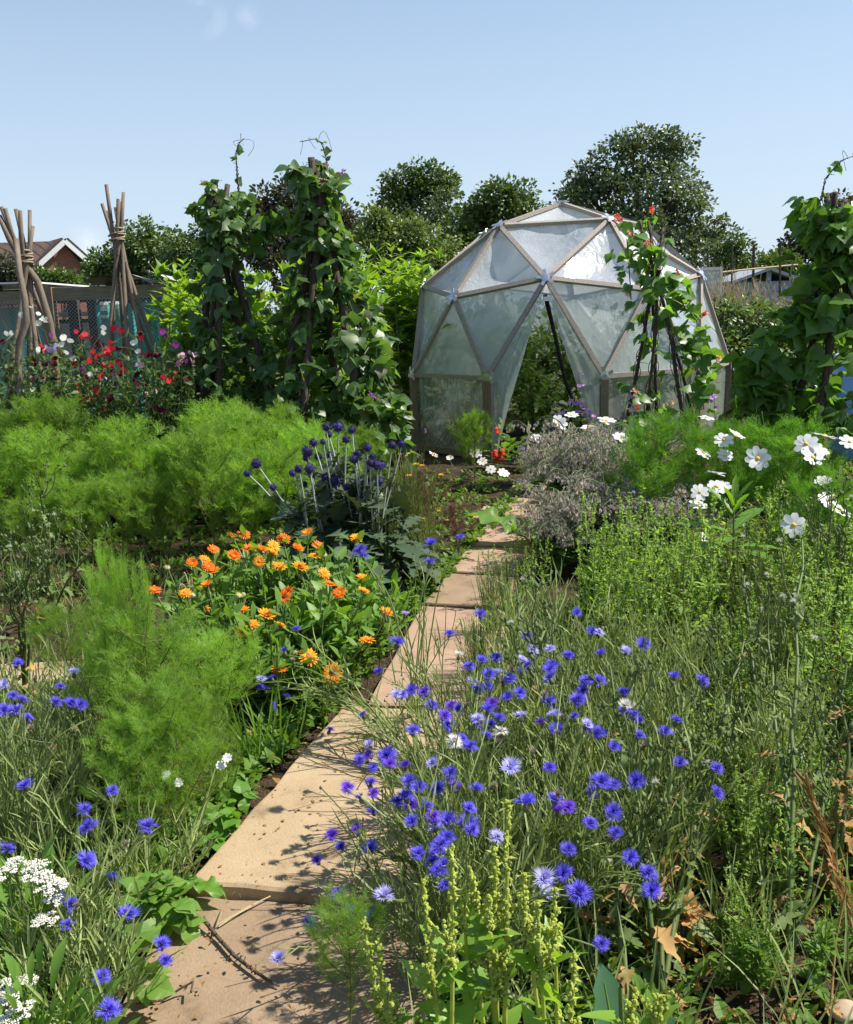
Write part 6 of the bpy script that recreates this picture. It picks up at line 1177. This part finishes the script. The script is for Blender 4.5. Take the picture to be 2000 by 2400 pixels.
for px, py, H, W, lab in ((1335, 1235, .66, 1.0, 'mauve grey borage beside the end of the path, left of the three'), (1420, 1255, .66, 1.15, 'fuzzy borage with drooping pinkish buds, below the wigwam in front of the dome'), (1360, 1330, .52, 1.0, 'borage with drooping buds nearest the pale weeds'),
                           (1530, 1330, .45, 1.0, 'low grey borage in front of the dark feathery cosmos'), (1310, 1345, .40, .7, 'small dark borage right of the big floppy leaf'), (1265, 1165, .40, .55, 'small borage by the dome doorway, left of the larger ones')):
    k = rng.integers(0, 2); g_ = atz(px, py); t = thing('borage', lab, 'borage', (g_[0], g_[1], 0), 'borage at the end of the path', rng.uniform(0, 6), (W, W, H / .6)); ob('bud_clusters', BO[k][0], t); ob('stem', BO[k][1], t); ob('leaves', BO[k][2], t)
    for q in range(3): o = ob('flower', ME_BOF, t); o.location = (rng.normal(0, .15), rng.normal(0, .12) - .1, .55 + rng.normal(0, .05)); o.scale = (.012,) * 3; o.rotation_euler = (rng.uniform(.3, 1.3), rng.normal(0, .4), 0)
def mallow(label, px, Y, pts):
    b0 = gpt(px, Y); t = thing('mallow', label, 'mallow', tuple(b0), 'mauve mallows at the dome door'); ml, ms = MB(), MB()
    for x, y in pts:
        p = at(x, y, Y + rng.uniform(-.2, .2)) - b0; st = bez((rng.normal(0, .06), 0, 0), p, (p[0] * .6, p[1] * .6, p[2] * .6), 9); ms.tube(st, np.linspace(.005, .002, 9), 4); k = 16; tt = rng.uniform(.2, .97, k); add_leaves(ml, T_HEART, along(st, tt) + rng.normal(0, .02, (k, 3)), nrm(rdir(k, -.2)), (0, 0, 1.0), rng.uniform(.03, .065, k))
        for q in range(4): o = ob('flower', ME_MAL, t); o.location = along(st, rng.uniform(.8, 1))[0] + rng.normal(0, .025, 3); o.scale = (.021,) * 3; o.rotation_euler = (rng.uniform(.2, 1.4), rng.normal(0, .5), 0)
    ml.build('leaves', M['tomato'], t, True); ms.build('stem', M['vine'], t)
_mb = MB(); add_leaves(_mb, [leaf_t([.1, .3, .42, .3], .1, -.1)], [(0, 0, 0)] * 5, np.stack([np.cos(np.arange(5) * 1.2566), np.sin(np.arange(5) * 1.2566), .4 + 0 * np.arange(5)], -1), (0, 0, 1.0), 1.0); ME_MAL = _mb.mesh('flower', M['mallow'])
mallow('mauve flowered mallow in the middle of the dome doorway', 1355, 7.9, [(1358, 890), (1355, 930), (1310, 970), (1370, 965), (1385, 960), (1275, 1000), (1305, 1020), (1345, 950)])
mallow('mauve flowered mallow right of the dome doorway, behind white cosmos', 1420, 7.6, [(1478, 905), (1465, 960), (1340, 1045), (1350, 1055), (1440, 1000), (1395, 1050)])
mallow('mallow with pale mauve heads against the dome wall at its right', 1690, 7.6, [(1675, 925), (1670, 1000), (1690, 970)])
FN = feather_plant(121, .55, .16, 12, 420, .07, T_FEA, 'fennel', .25, .003, .9)
for px, py, H, lab in ((1000, 1250, .42, 'reddish bronze feathery fennel in front of the dome wall, larger one'), (1070, 1320, .34, 'small bronze feathery fennel at the left edge of the path')):
    g_ = atz(px, py); t = thing('bronze_fennel', lab, 'fennel', (g_[0], g_[1], 0), 'bronze fennels', 0, H / .55); ob('foliage', FN[0], t); ob('stem', FN[1], t)
for i, (px, py, s, lab) in enumerate(((935, 1340, 1.05, 'fine stemmed yellow green bush right of the globe thistles'), (985, 1300, .95, 'fine stemmed yellow green bush by the bronze fennel'), (905, 1400, .8, 'fine stemmed yellowish tuft at the left path edge below the thistles'), (1010, 1340, .6, 'small fine tuft beside the pinkish slab'), (960, 1240, .9, 'fine stemmed bush against the foot of the dome'))):
    g_ = atz(px, py); t = put(FU, i % 2, 'tickseed', lab, 'bush', g_, 'fine stemmed bushes left of the path', s)
    for q in range(3): o = ob('flower', ME_CAL['y'][0], t); o.location = (rng.normal(0, .12), rng.normal(0, .1), .56 + rng.normal(0, .04)); o.scale = (.018,) * 3
for px, py, s in ((880, 1450, .8), (920, 1420, .9), (840, 1420, 1.0), (790, 1460, .9), (950, 1395, .7), (1000, 1330, .6), (870, 1360, 1.0)):
    g_ = atz(px, py); put(WL, rng.integers(0, 2), 'leafy_weed', 'low leafy weed between the marigolds and the left edge of the path', 'weed', g_, 'leafy weeds left of the path', s)
# love in a mist bush beside the slab
NG = feather_plant(141, .5, .17, 26, 900, .05, T_FEA_FINE, 'feather', .05, .002, 1.1)
for px, py, H, lab, fl in ((430, 1985, .50, 'fine misty bush with white starry flowers beside the pale slab', [(390, 1818), (418, 1835), (518, 1795), (533, 1777)]), (365, 2010, .42, 'fine misty green bush behind the near left corner of the pale slab', []), (495, 1905, .36, 'small misty green bush crowding the left side of the pale slab', [])):
    g_ = atz(px, py); t = thing('love_in_a_mist', lab, 'bush', (g_[0], g_[1], 0), 'misty bushes beside the pale slab', 0, 1); s = H / .5; ob('foliage', NG[0], t, None, None, s); ob('stem', NG[1], t, None, None, s); ms = MB()
    for x, y in fl:
        p = at(x, y, g_[1] - .06); d = nrm(np.array((rng.normal(0, .2), -.6, .8))); flower_on(t, np.array((g_[0], g_[1], 0)), p, d, ME_BOFW if 'ME_BOFW' in globals() else ME_COSMOS[1], None, .014, 'flower'); q = p - np.array((g_[0], g_[1], 0)); ms.tube([(0, 0, .2), q * (.7, .7, .8), q], .0016, 3)
    if ms.n: ms.build('flower_stalk', M['greenstem'], t)
# nasturtium with red flowers at the door post, magenta scabious
g_ = gpt(1190, 8.6); t = thing('nasturtium', 'low plant with scarlet flowers at the foot of the left door post', 'nasturtium', tuple(g_)); mb = MB(); d = rdir(120, 0); add_leaves(mb, T_HEART, d * (.22, .2, .45) * rng.uniform(.3, 1, (120, 1)), nrm(d + (0, 0, .2)), (0, 0, 1.0), rng.uniform(.04, .08, 120)); mb.build('leaves', M['tomato'], t)
for x, y in ((1165, 1075), (1178, 1082), (1170, 1090), (1182, 1072), (1168, 1022), (1160, 1080)): o = ob('flower', ME_RAC['bean_red'][0], t); o.location = at(x, y, 8.4) - g_; o.scale = (1.3, 1.3, .7)
g_ = gpt(985, 8.0); t = thing('scabious', 'thin stemmed magenta flowers against the lower left wall of the dome', 'scabious', tuple(g_)); ms = MB()
for x, y in ((998, 1020), (980, 1078), (1003, 1008), (1060, 990), (1088, 975)):
    p = at(x, y, 7.9) - g_; ms.tube(bez((0, 0, 0), p, (p[0] * .4, p[1] * .4, p[2] * .7), 7), .0035, 4)
    if x < 1000: o = ob('flower', ME_RAC['mallow'][0], t); o.data = ME_MAG if 'ME_MAG' in globals() else o.data; o.location = p; o.scale = (.5,) * 3
ms.build('stem', M['vine'], t)
# ------------------------------------------------------------------ ground cover, litter, twigs, stones
def onslab(x, y):
    for k in range(9): pass
    return abs(x - (-.36 + .315 * (y - 2.2))) < .36 + .02 * y and y < 8.6
mb = MB(); mg = MB()
n_ = 0
for q in range(900):
    y = 2.15 + 5.5 * rng.random() ** 1.3; side = rng.choice((-1, 1)); xc_ = -.36 + .315 * (y - 2.2); x = xc_ + side * (.34 + .014 * y) * rng.uniform(1.0, 1.3); k = 7
    add_leaves(mb, T_OVAL if rng.random() < .5 else T_HEART if rng.random() < .4 else T_OBL, np.array((x, y, .02)) + rng.normal(0, .02, (k, 3)) * (1, 1, .4), nrm(rdir(k, 0) + (0, 0, .25)), (0, 0, 1.0), rng.uniform(.02, .065, k))
while n_ < 5200:
    y = 1.3 + 7.2 * rng.random() ** 1.3; x = rng.uniform(-.5 * y - .4, .5 * y + .4)
    if onslab(x, y) or (x > .5 and y < 2.1 and rng.random() < .7) or (x < 0 and y > 3.6 and y < 5 and rng.random() < .8): continue
    k = 6; c = np.array((x, y, 0)); d = nrm(rdir(k, 0) + (0, 0, .3)); add_leaves(mb, T_OBL if rng.random() < .6 else T_OVAL, c + rng.normal(0, .015, (k, 3)) * (1, 1, 0), d, (0, 0, 1.0), rng.uniform(.02, .062, k)); n_ += 1
tag(mb.build('ground_cover', M['weed_dark'], None), 'low green seedlings covering the beds', 'ground cover', kind='stuff')
for q in range(520):
    y = 1.35 + 4.0 * rng.random(); x = rng.uniform(-.5 * y, .5 * y)
    if onslab(x, y): continue
    k = 7; c = np.array((x, y, 0)); d = nrm(rng.normal(0, .35, (k, 3)) * (1, 1, 0) + (0, 0, 1.0)); add_leaves(mg, T_NARROW, c + rng.normal(0, .02, (k, 3)) * (1, 1, 0), d, rdir(k), rng.uniform(.10, .24, k), 0, .5)
tag(mg.build('grass_tufts', M['corn_stem'], None), 'thin grass blades between the plants', 'grass', kind='stuff')
mb = MB(); n_ = 900; y = 1.4 + 2.2 * rng.random(n_) ** 1.2; x = rng.uniform(.45, 1, n_) * (.48 * y + .1); pos = np.stack([x, y, .004 + .03 * rng.random(n_)], -1); add_leaves(mb, T_SOW + T_OVAL_ if 'T_OVAL_' in globals() else T_SOW, pos, nrm(rng.normal(0, 1, (n_, 3)) * (1, 1, .25)), nrm(rng.normal(0, .4, (n_, 3)) + (0, 0, 1)), rng.uniform(.015, .05, n_))
n2 = 350; y = 2.2 + 3.5 * rng.random(n2); x = -rng.uniform(.1, 1, n2) * .45 * y - .3 + .2 * (y - 2.2); add_leaves(mb, T_OVAL, np.stack([x, y, .004 + .015 * rng.random(n2)], -1), nrm(rng.normal(0, 1, (n2, 3)) * (1, 1, .2)), (0, 0, 1.0), rng.uniform(.015, .04, n2))
tag(mb.build('leaf_litter', M['dead_leaf'], None), 'dry brown leaves scattered on the soil', 'leaf litter', kind='stuff')
mb = MB()
for q in range(900):
    x, y = rng.uniform(300, 1150), rng.uniform(1180, 2390); p = atz(x, y, .05)
    if not onslab(p[0], p[1]) or rng.random() < (.55 if rng.random() < .5 else 0): continue
    p[2] = .058 if 2.13 < p[1] < 3.36 else .045; k = rng.integers(1, 4); add_leaves(mb, [T_OVAL, T_NARROW], p + rng.normal(0, .02, (k, 3)) * (1, 1, 0), nrm(rng.normal(0, 1, (k, 3)) * (1, 1, .08)), nrm(rng.normal(0, .2, (k, 3)) + (0, 0, 1)), rng.uniform(.004, .016, k))
tag(mb.build('path_debris', M['dead_leaf'], None), 'crumbs of dry leaf and petal scattered over the path slabs', 'debris', kind='stuff')
M['clod'] = flatmat('soil_clods', (.03, .02, .013), (.15, .10, .065), .95, 30, .4)
mb = MB()
for q in range(1500):
    y = 1.35 + 4.6 * rng.random(); x = rng.uniform(-.5 * y, .5 * y)
    if onslab(x, y): continue
    s = rng.uniform(.004, .02); d = nrm(rng.normal(0, 1, (8, 3)) * .35 + np.array([(a, b, c_) for a in (-1, 1) for b in (-1, 1) for c_ in (-.6, .6)])); v = np.array((x, y, .003)) + d * s * rng.uniform(.7, 1.2, (8, 1)); mb.add(v, [(0, 1, 3, 2), (4, 6, 7, 5), (0, 4, 5, 1), (2, 3, 7, 6), (0, 2, 6, 4), (1, 5, 7, 3)])
tag(mb.build('soil_clods', M['clod'], None, True), 'small clods and stones on the soil', 'soil', kind='stuff')
mb = MB(); tw = [np.append(atz(x, y, .03)[:2], z) for x, y, z in ((478, 2168, .045), (510, 2200, .035), (550, 2245, .035), (590, 2275, .035), (625, 2300, .035), (655, 2312, .03))]; o3 = tw[0].copy(); mb.tube(np.array(tw) - o3, [.005, .005, .0045, .004, .0035, .002], 6)
for k in range(40): p = along(np.array(tw) - o3, rng.uniform(0, .7))[0]; mb.tube([p, p + rng.normal(0, .006, 3) + (0, 0, .002)], .0018, 3)
t = tag(mb.build('dry_twig', M['bark'], None, True), 'dark knobbly dry twig lying across the nearest slab', 'twig'); t.location = o3
mb = MB(); tw = [np.append(atz(x, y, .03)[:2], z) for x, y, z in ((318, 2352, .03), (380, 2345, .03), (430, 2328, .045), (455, 2325, .055), (450, 2345, .05))]; o3 = tw[0].copy(); mb.tube(np.array(tw) - o3, .0028, 5); t = tag(mb.build('dry_twig', M['bark'], None, True), 'thin curled dry twig at the bottom left of the nearest slab', 'twig'); t.location = o3
for a, b, lab in (((508, 2165), (640, 2088), 'long pale straw on the nearest slab by the lip of the pale slab'), ((480, 2190), (605, 2105), 'second pale straw crossing beside the longest straw'), ((520, 2130), (500, 2185), 'short bit of straw near the dark twig')):
    p0, p1 = atz(*a, .03), atz(*b, .045); p0[2], p1[2] = .026, .034; mb = MB(); mb.tube(np.array([p0 * 0, (p1 - p0) * .5 + (0, 0, .004), p1 - p0]), .0022, 4); t = tag(mb.build('straw', M['straw'], None), lab, 'straw'); t.location = p0
mb = MB(); tg_ = atz(470, 2128, .0); add_leaves(mb, T_WAVY, [(-.01, .01, .06)] * 2, [nrm(np.array((1, -.6, .35))), nrm(np.array((-.9, .5, .5)))], (0, 0, 1.0), [.095, .06], 0, 1.15); mb.tube([(-.06, .06, 0), (-.03, .03, .05), (0, 0, .07)], .003, 5); t = tag(mb.build('dock_leaf', M['lettuce'], None, True), 'single bright green leaf hanging over the corner of the nearest slab', 'leaf'); t.location = tg_
def stone(x, y, s, mat, label, name='stone'):
    mb = MB(); u = np.linspace(0, math.pi, 12)[:, None]; v = np.linspace(0, 2 * math.pi, 20, endpoint=False)[None]; P_ = np.stack([np.sin(u) * np.cos(v), np.sin(u) * np.sin(v), np.cos(u) + 0 * v], -1); P_ = P_ * (1 + .06 * np.sin(3 * P_[..., 0:1] + 2 * P_[..., 1:2]) + .04 * np.sin(5 * P_[..., 2:3] + 1)); P_ = P_.reshape(-1, 3) * (s, s * .8, s * .6)
    i = np.arange(11)[:, None] * 20; j = np.arange(20)[None]; j2 = (j + 1) % 20; mb.add(P_, np.stack([i + j, i + 20 + j, i + 20 + j2, i + j2], -1).reshape(-1, 4)); o = tag(mb.build(name, M[mat], None, True), label, 'stone'); o.location = (x, y, s * .35)
M['pebble'] = flatmat('beige_stone', (.42, .30, .20), (.52, .39, .27), .7, 9)
g_ = atz(1985, 2385); stone(g_[0], g_[1], .035, 'pebble', 'smooth beige stone on the soil at the bottom right corner')
mb = MB(); b_ = atz(1945, 2400); p_ = [np.zeros(3), at(1960, 2200, 1.78) - b_, at(1985, 2080, 1.8) - b_]; mb.tube(p_, [.003, .0025, .002], 5); t = tag(mb.build('dry_stalk', M['dead_leaf'], None, True), 'thin bare orange brown stalk upright at the lower right edge', 'stalk'); t.location = b_
mb = MB(); b_ = atz(2030, 2300); p_ = bez((0, 0, 0), at(1895, 1850, 2.0) - b_, at(1960, 2000, 2.0) - b_, 10); mb.tube(p_, .004, 5)
k = 90; tt = rng.uniform(.25, 1, k); add_leaves(mb, T_NARROW, along(p_, tt) + rng.normal(0, .004, (k, 3)), nrm(p_[-1] - p_[-3] + rng.normal(0, .01, (k, 3))), rdir(k), rng.uniform(.03, .07, k), 0, 1.6); t = tag(mb.build('dead_stalk', M['dead_leaf'], None, True), 'arching dead straw coloured seed stalk at the right edge', 'stalk'); t.location = b_
mb = MB(); b_ = atz(455, 1440); 
for q in range(8):
    a = rng.uniform(0, 6.28); e = np.array((math.cos(a) * .1, math.sin(a) * .06, rng.uniform(.02, .12))); mb.tube(bez((0, 0, 0), e, (e[0] * .6, e[1] * .6, rng.uniform(.3, .42)), 10), np.linspace(.004, .002, 10), 4)
t = tag(mb.build('dead_leaves', M['straw'], None, True), 'arching dead straw coloured leaves left of the marigolds', 'dead leaves'); t.location = b_
# bindweed and grass by the slab
leafmound('bindweed', 'heart leaved creeping weed at the left edge of the pale slab', 'weed', 2.45, [(520, 1950, 38, 0), (560, 1880, 28, .15), (500, 2010, 26, -.1), (545, 1915, 24, 0)], 'lettuce', T_HEART, .045, 60, False)
leafmound('bindweed', 'heart leaved creeping weed at the left edge of the nearest slab', 'weed', 2.0, [(400, 2120, 40, 0), (350, 2090, 40, 0), (330, 2160, 36, -.05), (420, 2160, 24, 0), (350, 2300, 26, -.25)], 'cal_leaf', T_HEART, .05, 110, False)
g_ = atz(625, 1795); mb = MB(); k = 26; add_leaves(mb, T_NARROW, rng.normal(0, .03, (k, 3)) * (1, 1, 0), nrm(rng.normal(0, .3, (k, 3)) * (1, 1, 0) + (0, 0, 1.0)), rdir(k), rng.uniform(.18, .34, k), 0, .45); t = tag(mb.build('grass_clump', M['cal_leaf'], None), 'clump of upright grass blades between the marigolds and the pale slab', 'grass'); t.location = g_
